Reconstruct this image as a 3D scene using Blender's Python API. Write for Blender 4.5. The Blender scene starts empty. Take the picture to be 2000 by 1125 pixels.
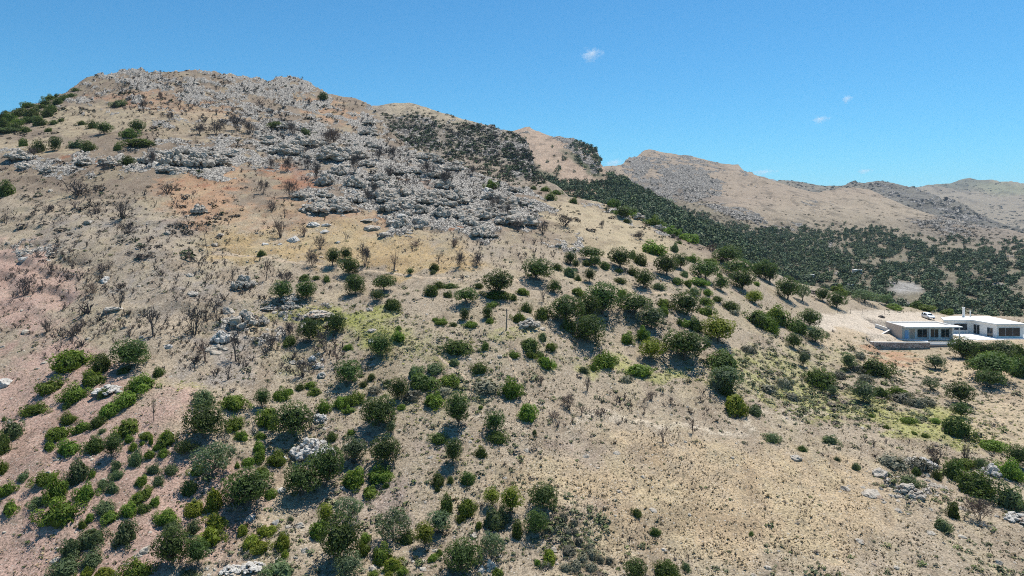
import bpy, bmesh, math, random
import numpy as np
from mathutils import Vector, Matrix

# ------------------------------------------------------------------ camera, sky, sun, exposure
F = 1356.0; CX = 1000.0; HY = 430.0          # focal length, principal column and horizon row in pixels of the 2000 x 1125 photograph
scene = bpy.context.scene
COL = scene.collection
cam = bpy.data.cameras.new('camera'); cam_ob = bpy.data.objects.new('camera', cam); COL.objects.link(cam_ob)
cam.sensor_width = 36.0; cam.lens = 36.0 * F / 2000.0
cam.shift_y = -(562.5 - HY) / 2000.0
cam.clip_start = 1.0; cam.clip_end = 60000.0
cam_ob.location = (0, 0, 0); cam_ob.rotation_euler = (math.radians(90), 0, 0)
scene.camera = cam_ob

SUN_EL = math.radians(66); SUN_AZ = math.radians(38)     # high sun, behind the hill and to the right
world = bpy.data.worlds.new('World'); scene.world = world; world.use_nodes = True
wn = world.node_tree.nodes; wl = world.node_tree.links
sky = wn.new('ShaderNodeTexSky'); sky.sky_type = 'NISHITA'; sky.sun_disc = False
sky.sun_elevation = SUN_EL; sky.sun_rotation = SUN_AZ
sky.altitude = 300; sky.air_density = 1.0; sky.dust_density = 0.15; sky.ozone_density = 1.5
tint = wn.new('ShaderNodeMix'); tint.data_type = 'RGBA'; tint.blend_type = 'MULTIPLY'; tint.inputs[0].default_value = 1.0
tint.inputs[7].default_value = (0.27, 0.80, 1.06, 1)          # the photograph's cyan-leaning blue
wl.new(sky.outputs[0], tint.inputs[6]); wl.new(tint.outputs[2], wn['Background'].inputs[0]); wn['Background'].inputs[1].default_value = 0.095
sun = bpy.data.lights.new('sun', 'SUN'); sun.energy = 5.0; sun.angle = math.radians(0.53); sun.color = (1.0, 0.95, 0.87)
sun_ob = bpy.data.objects.new('sun', sun); COL.objects.link(sun_ob)
sd = Vector((math.cos(SUN_EL) * math.sin(SUN_AZ), math.cos(SUN_EL) * math.cos(SUN_AZ), math.sin(SUN_EL)))
sun_ob.rotation_euler = (-sd).to_track_quat('-Z', 'Y').to_euler(); sun_ob.location = (0, 0, 300)
scene.view_settings.view_transform = 'Standard'; scene.view_settings.look = 'None'
scene.view_settings.exposure = 0.32; scene.view_settings.gamma = 1.0
scene.cycles.use_denoising = False; scene.cycles.filter_width = 1.0
scene.cycles.max_bounces = 6; scene.cycles.diffuse_bounces = 3; scene.cycles.glossy_bounces = 2
scene.cycles.transmission_bounces = 3; scene.cycles.transparent_max_bounces = 6; scene.cycles.volume_bounces = 2

rng = np.random.default_rng(7)

# ------------------------------------------------------------------ numpy noise
_T = np.random.default_rng(11).random((256, 256))
def vnoise(x, y):
    xi = np.floor(x).astype(np.int64); yi = np.floor(y).astype(np.int64)
    fx = x - xi; fy = y - yi
    fx = fx * fx * fx * (fx * (fx * 6 - 15) + 10); fy = fy * fy * fy * (fy * (fy * 6 - 15) + 10)
    a = _T[xi & 255, yi & 255]; b = _T[(xi + 1) & 255, yi & 255]
    c = _T[xi & 255, (yi + 1) & 255]; d = _T[(xi + 1) & 255, (yi + 1) & 255]
    return (a + (b - a) * fx) * (1 - fy) + (c + (d - c) * fx) * fy
def fbm(x, y, octv=4, gain=0.5):
    s = 0; a = 1.0; t = 0
    for i in range(octv):
        s = s + a * vnoise(x * 2 ** i + 17.3 * i, y * 2 ** i + 9.1 * i); t += a; a *= gain
    return s / t
def ridged(x, y, octv=4):
    s = 0; a = 1.0; t = 0
    for i in range(octv):
        s = s + a * (1 - np.abs(2 * vnoise(x * 2 ** i + 31.7 * i, y * 2 ** i + 5.3 * i) - 1)); t += a; a *= 0.5
    return s / t
_J1 = np.random.default_rng(21).random((256, 256)); _J2 = np.random.default_rng(22).random((256, 256)); _J3 = np.random.default_rng(23).random((256, 256))
def worley(x, y):
    """distance to nearest, to second nearest, random value of nearest cell"""
    xi = np.floor(x).astype(np.int64); yi = np.floor(y).astype(np.int64)
    d1 = np.full(x.shape, 9.0); d2 = np.full(x.shape, 9.0); cv = np.zeros(x.shape)
    for i in (-1, 0, 1):
        for j in (-1, 0, 1):
            cx = xi + i; cy = yi + j
            px = cx + _J1[cx & 255, cy & 255]; py = cy + _J2[cx & 255, cy & 255]
            d = np.hypot(px - x, py - y)
            new = d < d1
            d2 = np.where(new, d1, np.minimum(d2, d)); cv = np.where(new, _J3[cx & 255, cy & 255], cv); d1 = np.where(new, d, d1)
    return d1, d2, cv
def sstep(a, b, x):
    t = np.clip((x - a) / (b - a), 0, 1); return t * t * (3 - 2 * t)

# ------------------------------------------------------------------ mesh helpers
def mesh_np(name, V, Q, mats, mat_idx=None, attrs=None, smooth=False, tris=None):
    """V (n,3), Q (m,4) quads, tris (k,3); attrs {name: (n,) float or (n,3) colour} per vertex"""
    me = bpy.data.meshes.new(name)
    V = np.asarray(V, np.float32); nq = 0 if Q is None else len(Q); nt = 0 if tris is None else len(tris)
    me.vertices.add(len(V)); me.vertices.foreach_set('co', V.ravel())
    loops = []
    if nq: loops.append(np.asarray(Q, np.int32).ravel())
    if nt: loops.append(np.asarray(tris, np.int32).ravel())
    L = np.concatenate(loops); me.loops.add(len(L)); me.loops.foreach_set('vertex_index', L)
    me.polygons.add(nq + nt)
    st = np.concatenate([np.arange(nq) * 4, nq * 4 + np.arange(nt) * 3]).astype(np.int32)
    me.polygons.foreach_set('loop_start', st)
    if mat_idx is not None: me.polygons.foreach_set('material_index', np.asarray(mat_idx, np.int32))
    me.polygons.foreach_set('use_smooth', np.full(nq + nt, smooth, bool))
    for k, a in (attrs or {}).items():
        a = np.asarray(a, np.float32)
        if a.ndim == 1:
            at = me.attributes.new(k, 'FLOAT', 'POINT'); at.data.foreach_set('value', a)
        else:
            at = me.attributes.new(k, 'FLOAT_COLOR', 'POINT')
            at.data.foreach_set('color', np.concatenate([a, np.ones((len(a), 1), np.float32)], 1).ravel())
    for m in (mats if isinstance(mats, (list, tuple)) else [mats]): me.materials.append(m)
    me.update(calc_edges=True); me.validate()
    return me
def link(name, me, parent=None, loc=(0, 0, 0)):
    o = bpy.data.objects.new(name, me); COL.objects.link(o); o.location = loc
    if parent is not None: o.parent = parent
    return o
def tag(o, label=None, cat=None, group=None, kind=None):
    if label: o['label'] = label
    if cat: o['category'] = cat
    if group: o['group'] = group
    if kind: o['kind'] = kind
    return o

# ------------------------------------------------------------------ material helpers
def new_mat(name):
    m = bpy.data.materials.new(name); m.use_nodes = True
    nt = m.node_tree; b = nt.nodes['Principled BSDF']; b.inputs['Roughness'].default_value = 0.9
    b.inputs['Specular IOR Level'].default_value = 0.2
    return m, nt, b
def N(nt, typ, **kw):
    n = nt.nodes.new(typ)
    for k, v in kw.items(): setattr(n, k, v)
    return n
def mathn(nt, op, a, b=None, c=None, clamp=False):
    n = N(nt, 'ShaderNodeMath', operation=op); n.use_clamp = clamp
    for i, v in enumerate((a, b, c)):
        if v is None: continue
        if isinstance(v, (int, float)): n.inputs[i].default_value = v
        else: nt.links.new(v, n.inputs[i])
    return n.outputs[0]
def mixc(nt, f, a, b, mode='MIX'):
    n = N(nt, 'ShaderNodeMix', data_type='RGBA', blend_type=mode)
    for i, v in ((0, f), (6, a), (7, b)):
        if isinstance(v, (int, float)): n.inputs[i].default_value = v
        elif isinstance(v, tuple): n.inputs[i].default_value = (*v, 1) if len(v) == 3 else v
        else: nt.links.new(v, n.inputs[i])
    return n.outputs[2]
def ramp(nt, f, lo, hi):
    n = N(nt, 'ShaderNodeMapRange'); n.inputs[1].default_value = lo; n.inputs[2].default_value = hi
    n.interpolation_type = 'SMOOTHSTEP'
    nt.links.new(f, n.inputs[0]); return n.outputs[0]
def noise(nt, vec, scale, detail=4, rough=0.6):
    n = N(nt, 'ShaderNodeTexNoise'); n.inputs['Scale'].default_value = scale; n.inputs['Detail'].default_value = detail
    n.inputs['Roughness'].default_value = rough; nt.links.new(vec, n.inputs['Vector']); return n
def voro(nt, vec, scale, feature='F1'):
    n = N(nt, 'ShaderNodeTexVoronoi', feature=feature); n.inputs['Scale'].default_value = scale
    nt.links.new(vec, n.inputs['Vector']); return n
def bump(nt, h, strength, dist, bsdf):
    n = N(nt, 'ShaderNodeBump'); n.inputs['Strength'].default_value = strength; n.inputs['Distance'].default_value = dist
    nt.links.new(h, n.inputs['Height']); nt.links.new(n.outputs[0], bsdf.inputs['Normal'])

def soil_material(name, fine=4.0, stones=True, bump_d=0.12, rk_=1.0):
    m, nt, b = new_mat(name)
    pos = N(nt, 'ShaderNodeNewGeometry').outputs['Position']
    soil = N(nt, 'ShaderNodeAttribute', attribute_name='soil').outputs['Color']
    rock = N(nt, 'ShaderNodeAttribute', attribute_name='rock').outputs['Fac']
    n1 = noise(nt, pos, fine * 0.07, 5, 0.65); n2 = noise(nt, pos, fine, 6, 0.72); n3 = noise(nt, pos, fine * 0.4, 4, 0.6)
    f1 = mathn(nt, 'MULTIPLY_ADD', n1.outputs[0], 0.55, 0.74)
    f2 = mathn(nt, 'MULTIPLY_ADD', ramp(nt, n2.outputs[0], 0.32, 0.68), 1.0, 0.50)
    col = mixc(nt, 1.0, soil, mathn(nt, 'MULTIPLY', f1, f2), 'MULTIPLY')
    # dry litter: darker brown flecks
    dk = ramp(nt, n3.outputs[0], 0.56, 0.68)
    col = mixc(nt, mathn(nt, 'MULTIPLY', dk, 0.6), col, (0.13, 0.105, 0.075))
    n4 = noise(nt, pos, fine * 0.16, 4, 0.7)
    col = mixc(nt, mathn(nt, 'MULTIPLY', ramp(nt, n4.outputs[0], 0.52, 0.70), 0.45), col, (0.15, 0.135, 0.095))
    if stones:
        v = voro(nt, pos, fine * 0.8)
        sc = N(nt, 'ShaderNodeSeparateColor'); nt.links.new(v.outputs['Color'], sc.inputs[0])
        st = mathn(nt, 'MULTIPLY', mathn(nt, 'GREATER_THAN', sc.outputs[0], 0.66), mathn(nt, 'LESS_THAN', v.outputs['Distance'], 0.26))
        col = mixc(nt, mathn(nt, 'MULTIPLY', st, 0.75), col, (0.46, 0.42, 0.36))
        sp = mathn(nt, 'MULTIPLY', mathn(nt, 'LESS_THAN', sc.outputs[0], 0.30), mathn(nt, 'LESS_THAN', v.outputs['Distance'], 0.3))
        col = mixc(nt, mathn(nt, 'MULTIPLY', sp, 0.7), col, (0.085, 0.07, 0.05))
    # bare limestone with lichen stains and dark cracks
    e = voro(nt, pos, fine * 0.17, 'DISTANCE_TO_EDGE'); e2 = voro(nt, pos, fine * 0.42, 'DISTANCE_TO_EDGE')
    r0 = mixc(nt, ramp(nt, n2.outputs[0], 0.3, 0.62), tuple(v * rk_ for v in (0.23, 0.205, 0.175)), tuple(v * rk_ for v in (0.56, 0.52, 0.46)))
    r1 = mixc(nt, mathn(nt, 'MULTIPLY', ramp(nt, n3.outputs[0], 0.52, 0.68), 0.8), r0, (0.12, 0.115, 0.105))
    ck = mathn(nt, 'MULTIPLY', ramp(nt, e.outputs['Distance'], 0.0, 0.10), ramp(nt, e2.outputs['Distance'], 0.0, 0.09))
    r2 = mixc(nt, ck, (0.07, 0.065, 0.06), r1)
    rk = ramp(nt, mathn(nt, 'ADD', rock, mathn(nt, 'MULTIPLY_ADD', n3.outputs[0], 1.2, -0.6)), 0.38, 0.62)
    col = mixc(nt, rk, col, r2)
    nt.links.new(col, b.inputs['Base Color'])
    h = mathn(nt, 'ADD', n2.outputs[0], mathn(nt, 'MULTIPLY', mathn(nt, 'MULTIPLY', ck, rk), 1.5))
    bump(nt, h, 0.9, bump_d, b)
    return m
def leaf_material(name, dark, light, transl=0.3):
    m, nt, b = new_mat(name)
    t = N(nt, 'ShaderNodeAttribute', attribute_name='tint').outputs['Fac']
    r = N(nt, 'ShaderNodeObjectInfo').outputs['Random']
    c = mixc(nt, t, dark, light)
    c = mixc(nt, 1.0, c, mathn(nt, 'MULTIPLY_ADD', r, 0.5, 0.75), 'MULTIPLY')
    hs = N(nt, 'ShaderNodeHueSaturation'); nt.links.new(c, hs.inputs['Color'])
    nt.links.new(mathn(nt, 'MULTIPLY_ADD', r, 0.03, 0.485), hs.inputs['Hue'])
    c = hs.outputs[0]
    nt.links.new(c, b.inputs['Base Color']); b.inputs['Roughness'].default_value = 0.6; b.inputs['Specular IOR Level'].default_value = 0.15
    tr = N(nt, 'ShaderNodeBsdfTranslucent'); nt.links.new(mixc(nt, 1.0, c, (1.1, 1.25, 0.6), 'MULTIPLY'), tr.inputs[0])
    mx = N(nt, 'ShaderNodeMixShader'); mx.inputs[0].default_value = transl
    nt.links.new(b.outputs[0], mx.inputs[1]); nt.links.new(tr.outputs[0], mx.inputs[2])
    nt.links.new(mx.outputs[0], nt.nodes['Material Output'].inputs[0])
    return m
def attr_material(name, rough=0.9, transl=0.0):
    m, nt, b = new_mat(name)
    c = N(nt, 'ShaderNodeAttribute', attribute_name='col').outputs['Color']
    nt.links.new(c, b.inputs['Base Color']); b.inputs['Roughness'].default_value = rough
    return m
def plain_material(name, col, rough=0.8, metal=0.0, spec=0.3, var=0.0, scale=3.0, bmp=0.0):
    m, nt, b = new_mat(name)
    b.inputs['Roughness'].default_value = rough; b.inputs['Metallic'].default_value = metal; b.inputs['Specular IOR Level'].default_value = spec
    tc = N(nt, 'ShaderNodeTexCoord').outputs['Object']
    n = noise(nt, tc, scale, 5, 0.65)
    c = mixc(nt, 1.0, col, mathn(nt, 'MULTIPLY_ADD', n.outputs[0], 2 * var, 1 - var), 'MULTIPLY')
    nt.links.new(c, b.inputs['Base Color'])
    if bmp: bump(nt, n.outputs[0], 0.6, bmp, b)
    return m
# ------------------------------------------------------------------ terrain
class Terr:
    """A hill as a height field z(u, Y): u is the photograph's column, Y the distance ahead. cols: {u: [(row, Y), ...]} says how far the
    visible slope lies; crest: [(u, row), ...] its skyline; behind the crest the ground falls away again."""
    def __init__(s, cols, crest, y0, y1, u0, u1, nu, ny, fall=0.35, round_=15.0, blur=6):
        us = np.arange(-700, 2701, 20.0); ps = np.arange(40, 2300, 4.0)
        keys = sorted(cols); tab = np.zeros((len(keys), len(ps)))
        for i, k in enumerate(keys):
            c = sorted(cols[k]); p = np.array([a for a, _ in c], float); y = np.log([b for _, b in c])
            lo = (y[1] - y[0]) / (p[1] - p[0])
            tab[i] = np.where(ps < p[0], y[0] + lo * (ps - p[0]), np.interp(ps, p, y))
        T = np.stack([np.interp(us, keys, tab[:, j]) for j in range(len(ps))], 1)
        for _ in range(blur):
            P = np.pad(T, ((2, 2), (3, 3)), mode='edge'); P[:, :3] = P[:, 3:4]; 
            T2 = (P[:-4] + P[1:-3] * 2 + P[2:-2] * 3 + P[3:-1] * 2 + P[4:]) / 9
            T = (T2[:, :-6] + T2[:, 1:-5] * 2 + T2[:, 2:-4] * 3 + T2[:, 3:-3] * 4 + T2[:, 4:-2] * 3 + T2[:, 5:-1] * 2 + T2[:, 6:]) / 16
        s.U = np.linspace(u0, u1, nu); s.Y = np.geomspace(y0, y1, ny)
        ci, cp = zip(*crest); pc = np.interp(s.U, ci, cp)
        Tu = np.stack([np.interp(s.U, us, T[:, j]) for j in range(len(ps))], 1)
        Z = np.zeros((nu, ny))
        for i in range(nu):
            Yp = np.exp(Tu[i]); Yp = np.minimum.accumulate(Yp)           # rows downwards: nearer
            yc = np.interp(pc[i], ps, Yp)
            row = np.interp(s.Y, Yp[::-1], ps[::-1])
            z = -s.Y * (row - HY) / F
            zc = -yc * (pc[i] - HY) / F; d = np.maximum(s.Y - yc, 0)
            z2 = zc + (HY - pc[i]) / F * d - fall * d * d / (d + round_)
            Z[i] = np.where(s.Y > yc, z2, z)
        Z = np.maximum(Z, -140); s.Z = Z; s.XX = np.outer((s.U - CX) / F, s.Y); s.YY = np.broadcast_to(s.Y, Z.shape).copy()
    def rows(s): return HY - s.Z / s.YY * F
    def finish(s):
        s.R = s.rows(); s.vis = np.minimum.accumulate(s.R, 1)
    def z_at(s, x, y):
        x = np.asarray(x, float); y = np.asarray(y, float)
        u = np.clip((x / y * F + CX - s.U[0]) / (s.U[1] - s.U[0]), 0, len(s.U) - 1.001)
        v = np.clip(np.log(y / s.Y[0]) / np.log(s.Y[1] / s.Y[0]), 0, len(s.Y) - 1.001)
        i = u.astype(int); j = v.astype(int); a = u - i; b = v - j; Z = s.Z
        # inside a row cell interpolate linearly in Y
        b = (y - s.Y[j]) / (s.Y[j + 1] - s.Y[j])
        return (Z[i, j] * (1 - a) + Z[i + 1, j] * a) * (1 - b) + (Z[i, j + 1] * (1 - a) + Z[i + 1, j + 1] * a) * b
    def ground(s, px, py):
        """the point of the visible surface seen at (px, py)"""
        i = int(np.clip(round((px - s.U[0]) / (s.U[1] - s.U[0])), 0, len(s.U) - 1))
        k = np.nonzero(s.vis[i] <= py)[0]
        j = k[0] if len(k) else int(np.argmin(s.R[i]))
        if j > 0 and len(k):
            a, b = s.vis[i, j - 1], s.vis[i, j]; t = (a - py) / max(a - b, 1e-6); y = s.Y[j - 1] + t * (s.Y[j] - s.Y[j - 1])
        else: y = s.Y[j]
        x = y * (px - CX) / F
        return np.array([x, y, float(s.z_at(x, y))])
    def grounds(s, px, py):
        px = np.asarray(px, float); py = np.asarray(py, float)
        i = np.clip(np.round((px - s.U[0]) / (s.U[1] - s.U[0])).astype(int), 0, len(s.U) - 1)
        ok = s.vis[i, -1] <= py
        j = np.array([np.searchsorted(-s.vis[a], -b) for a, b in zip(i, py)])
        j = np.clip(j, 1, len(s.Y) - 1); a = s.vis[i, j - 1]; b = s.vis[i, j]
        t = np.clip((a - py) / np.maximum(a - b, 1e-6), 0, 1); y = s.Y[j - 1] + t * (s.Y[j] - s.Y[j - 1]); x = y * (px - CX) / F
        return np.stack([x, y, s.z_at(x, y)], 1), ok
    def build(s, name, mat, soil, rock):
        nu, ny = s.Z.shape
        V = np.stack([s.XX, s.YY, s.Z], 2).reshape(-1, 3)
        a = (np.arange(nu - 1)[:, None] * ny + np.arange(ny - 1)[None]).ravel()
        Q = np.stack([a, a + ny, a + ny + 1, a + 1], 1)
        me = mesh_np(name, V, Q, mat, attrs={'soil': soil.reshape(-1, 3), 'rock': rock.ravel()}, smooth=True)
        return tag(link(name, me), kind='structure')

near = [(1125, 76), (1400, 58), (2200, 35)]
HILL = {
 -500: [(222, 390), (260, 330), (300, 285), (400, 215), (480, 175), (600, 138), (760, 110), (900, 92)] + near,
 0:    [(60, 640), (222, 345), (260, 285), (300, 245), (400, 195), (480, 165), (600, 135), (760, 108), (900, 90)] + near,
 300:  [(60, 540), (138, 425), (200, 340), (265, 265), (330, 220), (400, 185), (500, 150), (650, 120), (800, 98), (1000, 83), (1105, 76.5), (1400, 58), (2200, 35)],
 600:  [(60, 560), (168, 425), (200, 380), (270, 300), (340, 235), (420, 190), (500, 160), (560, 143), (650, 125), (830, 102), (1000, 86)] + near,
 800:  [(60, 600), (205, 430), (290, 312), (320, 270), (380, 215), (450, 175), (560, 140), (650, 122), (830, 100), (1000, 85), (1125, 75), (1400, 58), (2200, 35)],
 1000: [(200, 520), (362, 262), (375, 240), (450, 177), (545, 142), (650, 120), (830, 100), (1000, 84), (1125, 74.5), (1400, 57.5), (2200, 35)],
 1200: [(250, 480), (405, 242), (450, 200), (520, 164), (600, 143), (680, 129), (760, 117), (830, 105), (1000, 85), (1125, 74.5), (1400, 57.5), (2200, 35)],
 1400: [(350, 380), (485, 206), (520, 184), (560, 166), (650, 140), (750, 120), (830, 108), (1000, 86), (1125, 74.5), (1400, 57.5), (2200, 35)],
 1600: [(480, 320), (566, 216), (600, 196), (640, 172), (700, 148), (764, 131), (830, 115), (1000, 88), (1125, 76), (1400, 58), (2200, 35)],
 1720: [(500, 320), (592, 222), (612, 208), (640, 186), (662, 176), (684, 171.5), (720, 151), (764, 135.5), (850, 113), (1000, 89), (1125, 76.5), (1400, 58), (2200, 35)],
 1800: [(520, 320), (610, 224), (626, 210), (645, 192), (662, 178.5), (684, 171.8), (720, 152), (760, 138), (850, 114), (1000, 90), (1125, 77), (1400, 58.5), (2200, 35)],
 2000: [(540, 320), (620, 218), (640, 196), (662, 178.5), (690, 165), (750, 143), (850, 117), (1000, 92), (1125, 79), (1400, 60), (2200, 36)],
 2500: [(560, 320), (628, 214), (645, 192), (665, 177), (700, 162), (760, 141), (850, 118), (1000, 93), (1125, 80), (1400, 60), (2200, 36)],
}
CREST = [(-500, 330), (-200, 262), (0, 222), (40, 208), (90, 194), (130, 178), (150, 162), (172, 150), (210, 147), (240, 138), (270, 137), (290, 143), (330, 142), (360, 137), (400, 138), (440, 146), (500, 156), (520, 163),
         (540, 154), (575, 155), (605, 165), (640, 184), (690, 192), (720, 205), (745, 232), (765, 262), (800, 287), (870, 317), (950, 347), (1010, 364), (1060, 372), (1120, 384), (1180, 398),
         (1240, 425), (1300, 455), (1400, 487), (1480, 520), (1560, 550), (1640, 574), (1720, 592), (1800, 606), (1850, 614), (1920, 617), (2000, 620), (2500, 632)]
hill = Terr(HILL, CREST, 34, 760, -420, 2420, 1180, 660, fall=0.42, round_=12)

def blob(P, R, cx, cy, rx, ry, ang=0.0, soft=0.45):
    """soft elliptical patch of the ground, placed where the photograph shows it"""
    a = math.radians(ang); dx = P - cx; dy = R - cy
    q = np.hypot((dx * math.cos(a) + dy * math.sin(a)) / rx, (-dx * math.sin(a) + dy * math.cos(a)) / ry)
    return 1 - sstep(1 - soft, 1 + soft, q)
def blobs(P, R, L):
    m = np.zeros(P.shape)
    for b in L: m = np.maximum(m, blob(P, R, *b[:5]) * (b[5] if len(b) > 5 else 1))
    return m
ROCKS = [(300, 160, 190, 24, 4, .72), (190, 174, 80, 22, -20, .6), (440, 180, 160, 34, 10, .66), (570, 182, 90, 30, 15, .8), (500, 222, 110, 22, 15, .55), (650, 214, 100, 30, 22, .55), (300, 206, 70, 14, 8, .5), (730, 240, 60, 30, 35, .7), (640, 250, 110, 22, 18, .5), (180, 215, 90, 14, 0, .3), (470, 250, 120, 16, 8, .35), (480, 300, 70, 34, 10, .6),
         (370, 312, 95, 34, 6, 1), (265, 318, 45, 26, 0, .7), (600, 284, 130, 44, 12, 1), (720, 300, 150, 42, 20, .95), (860, 338, 130, 38, 20, 1), (960, 394, 120, 48, 12, 1), (800, 384, 150, 54, 14, 1), (720, 350, 110, 40, 12, .85),
         (630, 395, 60, 26, 5, .9), (540, 300, 60, 30, 0, .6), (890, 432, 80, 30, 15, .85), (780, 445, 45, 20, 0, .8), (690, 345, 80, 30, 10, .75), (60, 318, 60, 20, 10, .7), (175, 320, 60, 22, 0, .7),
         (570, 600, 45, 22, 0, .6), (622, 622, 50, 12, 0, .5), (1035, 640, 36, 12, 0, .6), (1795, 955, 60, 34, 20, .5), (1240, 425, 60, 22, 25, .6), (1310, 460, 40, 14, 25, .5), (1180, 400, 50, 12, 15, .5),
         (60, 485, 70, 10, 8, .55), (430, 672, 26, 22, 0, .7), (615, 895, 36, 26, 0, .5), (340, 240, 50, 12, 5, .45), (1100, 480, 40, 12, 0, .4), (490, 640, 40, 26, 0, .5), (100, 335, 40, 14, 0, .6)]
def strata(P, R):
    'limestone beds crop out in slanting rows'
    a = P * .97 + R * .26; b = -P * .26 + R * .97
    return ridged(a / 90, b / 15, 3) * .6 + fbm(a / 26 + 5, b / 9, 3) * .4
def hill_masks():
    P = np.broadcast_to(s_U[:, None], hill.Z.shape); R = hill.rows()
    wob = (fbm(hill.XX / 6, hill.YY / 6, 4) - 0.5)
    wob2 = (fbm(hill.XX / 6 + 40, hill.YY / 6 + 40, 4) - 0.5)
    k = np.clip(1356 / hill.YY, 2, 16) / 8
    Pw = P + wob * 110 * k; Rw = R + wob2 * 55 * k
    return P, R, Pw, Rw
s_U = hill.U
P, R, Pw, Rw = hill_masks()
rockm = np.clip(blobs(Pw, Rw, ROCKS), 0, 1)
X, Yy = hill.XX, hill.YY
# flat made-up ground round the house: no bumps there
PAD_Z = -30.55
def box_mask(x0, x1, y0, y1, s): return sstep(x0 - s, x0, X) * (1 - sstep(x1, x1 + s, X)) * sstep(y0 - s, y0, Yy) * (1 - sstep(y1, y1 + s, Yy))
pad = np.maximum(box_mask(99.5, 170, 174.2, 196, 0.7), box_mask(91.5, 170, 174.2, 177.5, 1.0))
yard = blobs(P, R, [(1690, 640, 85, 28, 6), (1760, 622, 110, 14, 4), (1620, 628, 55, 14, 5)])
# relief
d1, d2, cv = worley(X / 3.2 + (fbm(X / 2, Yy / 2, 3) - .5) * 1.2, Yy / 3.2 + (fbm(X / 2 + 9, Yy / 2, 3) - .5) * 1.2)
e1, e2, ev = worley(X / 1.3 + (fbm(X, Yy, 3) - .5) * .8, Yy / 1.3)
block = cv * sstep(0.02, 0.3, d2 - d1) * 0.75 + ev * sstep(0.02, 0.35, e2 - e1) * 0.3
far = sstep(230, 400, Yy)
rsharp = sstep(0.46, 0.66, rockm * 0.80 + (fbm(X / 3, Yy / 5, 4, .65) - 0.5) * 0.9 + (strata(P, R) - .52) * 1.6) * sstep(0.05, 0.3, rockm)
bumps = (fbm(X / 11, Yy / 11, 4) - 0.5) * 1.5 + (fbm(X / 2.2, Yy / 2.2, 3) - 0.5) * 0.35 + (fbm(X / 34, Yy / 34, 3) - 0.5) * 4.0 * far
# old field terraces across the burnt slope
terr_m = blobs(P, R, [(300, 520, 380, 130, 5, 1), (850, 560, 260, 60, 5, .6)])
tz = hill.Z + (fbm(X / 30, Yy / 30, 4) - .5) * 9.0; st = 3.1
fr = tz / st - np.floor(tz / st); terr = (sstep(0.62, 0.98, fr) - fr) * st * 0.5 * terr_m * sstep(.42, .62, fbm(X / 16 + 70, Yy / 16, 3))
disp = bumps * (1 - 0.92 * np.clip(yard * 1.3, 0, 1)) + rsharp * block * (1 + 1.1 * far) + (ridged(X / 12, Yy / 12, 3) - 0.5) * 1.6 * rockm + terr
disp *= sstep(40, 60, Yy)
hill.Z += disp * (1 - pad)
hill.Z = hill.Z * (1 - pad) + PAD_Z * pad
front = box_mask(88.9, 117, 150, 173.35, 1.0) * (1 - pad)          # the ground dug away below the retaining wall
hill.Z = hill.Z * (1 - front) + np.minimum(hill.Z, -32.35 + .03 * np.clip(X - 97, 0, 20)) * front
# soil colours
_rag = [None]
def lay(c, m, col):
    m = np.clip(m, 0, 1)
    if _rag[0] is not None: m = np.where(m > .01, sstep(.18, .82, m + (_rag[0] - .5) * 1.1 * sstep(0, .12, m)), 0)
    m = m[..., None]; return c * (1 - m) + np.array(col) * m
BEIGE = (0.305, 0.245, 0.175)
_rag[0] = .5 * fbm(X / 1.6, Yy / 1.6, 4, .7) + .5 * fbm(X / 6 + 3, Yy / 6, 4, .65)
soil = np.zeros(hill.Z.shape + (3,)) + np.array(BEIGE)
soil = lay(soil, sstep(470, 330, R + .06 * (P - 300)) * .85 if False else (1 - sstep(330, 470, R - .10 * (P - 300))) * .95, (0.200, 0.152, 0.108))
soil = lay(soil, blobs(Pw, Rw, [(1400, 980, 420, 130, 4, .7), (1250, 900, 200, 60, 0, .5)]), (0.375, 0.283, 0.175))
soil = lay(soil, blobs(Pw, Rw, [(140, 980, 330, 230, -12, 1), (60, 800, 190, 110, -10, 1), (40, 560, 110, 90, 0, .9), (330, 1060, 160, 90, 0, .8), (480, 960, 120, 60, 0, .4), (100, 700, 110, 50, 0, .8)]), (0.352, 0.238, 0.188))
soil = lay(soil, blobs(Pw, Rw, [(740, 985, 90, 45, 0, .7), (860, 880, 80, 30, 0, .5), (1120, 985, 80, 30, 0, .5), (1120, 870, 60, 30, 0, .5), (640, 830, 60, 40, 0, .4)]), (0.266, 0.207, 0.167))
soil = lay(soil, blobs(Pw, Rw, [(390, 395, 90, 60, 0, .8), (560, 430, 120, 40, 0, .5), (720, 430, 60, 20, 0, .6), (900, 440, 70, 14, 8, .8), (420, 340, 70, 30, 0, .8), (350, 210, 180, 26, 8, .55), (640, 215, 90, 18, 18, .7)]), (0.330, 0.200, 0.118))
soil = lay(soil, blobs(Pw, Rw, [(590, 350, 70, 16, 4, 1), (540, 330, 40, 8, 0, .9), (800, 352, 60, 12, 10, .9), (230, 325, 60, 10, 0, .6), (390, 352, 60, 14, 0, .8), (160, 318, 40, 8, 0, .9), (900, 440, 50, 9, 8, .8), (250, 200, 100, 8, 10, .5)]), (0.266, 0.126, 0.070))
soil = lay(soil, blobs(Pw, Rw, [(520, 488, 130, 22, 4, 1), (760, 490, 200, 40, 4, .75), (800, 520, 130, 14, 4, 1), (640, 460, 100, 30, 0, .6), (470, 470, 80, 30, 0, .6)]), (0.348, 0.248, 0.126))
soil = lay(soil, blobs(Pw, Rw, [(1190, 455, 140, 50, 18, .9), (350, 240, 180, 30, 4, .5), (180, 235, 120, 30, 0, .6), (60, 290, 80, 20, 0, .7)]), (0.348, 0.277, 0.178))
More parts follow.
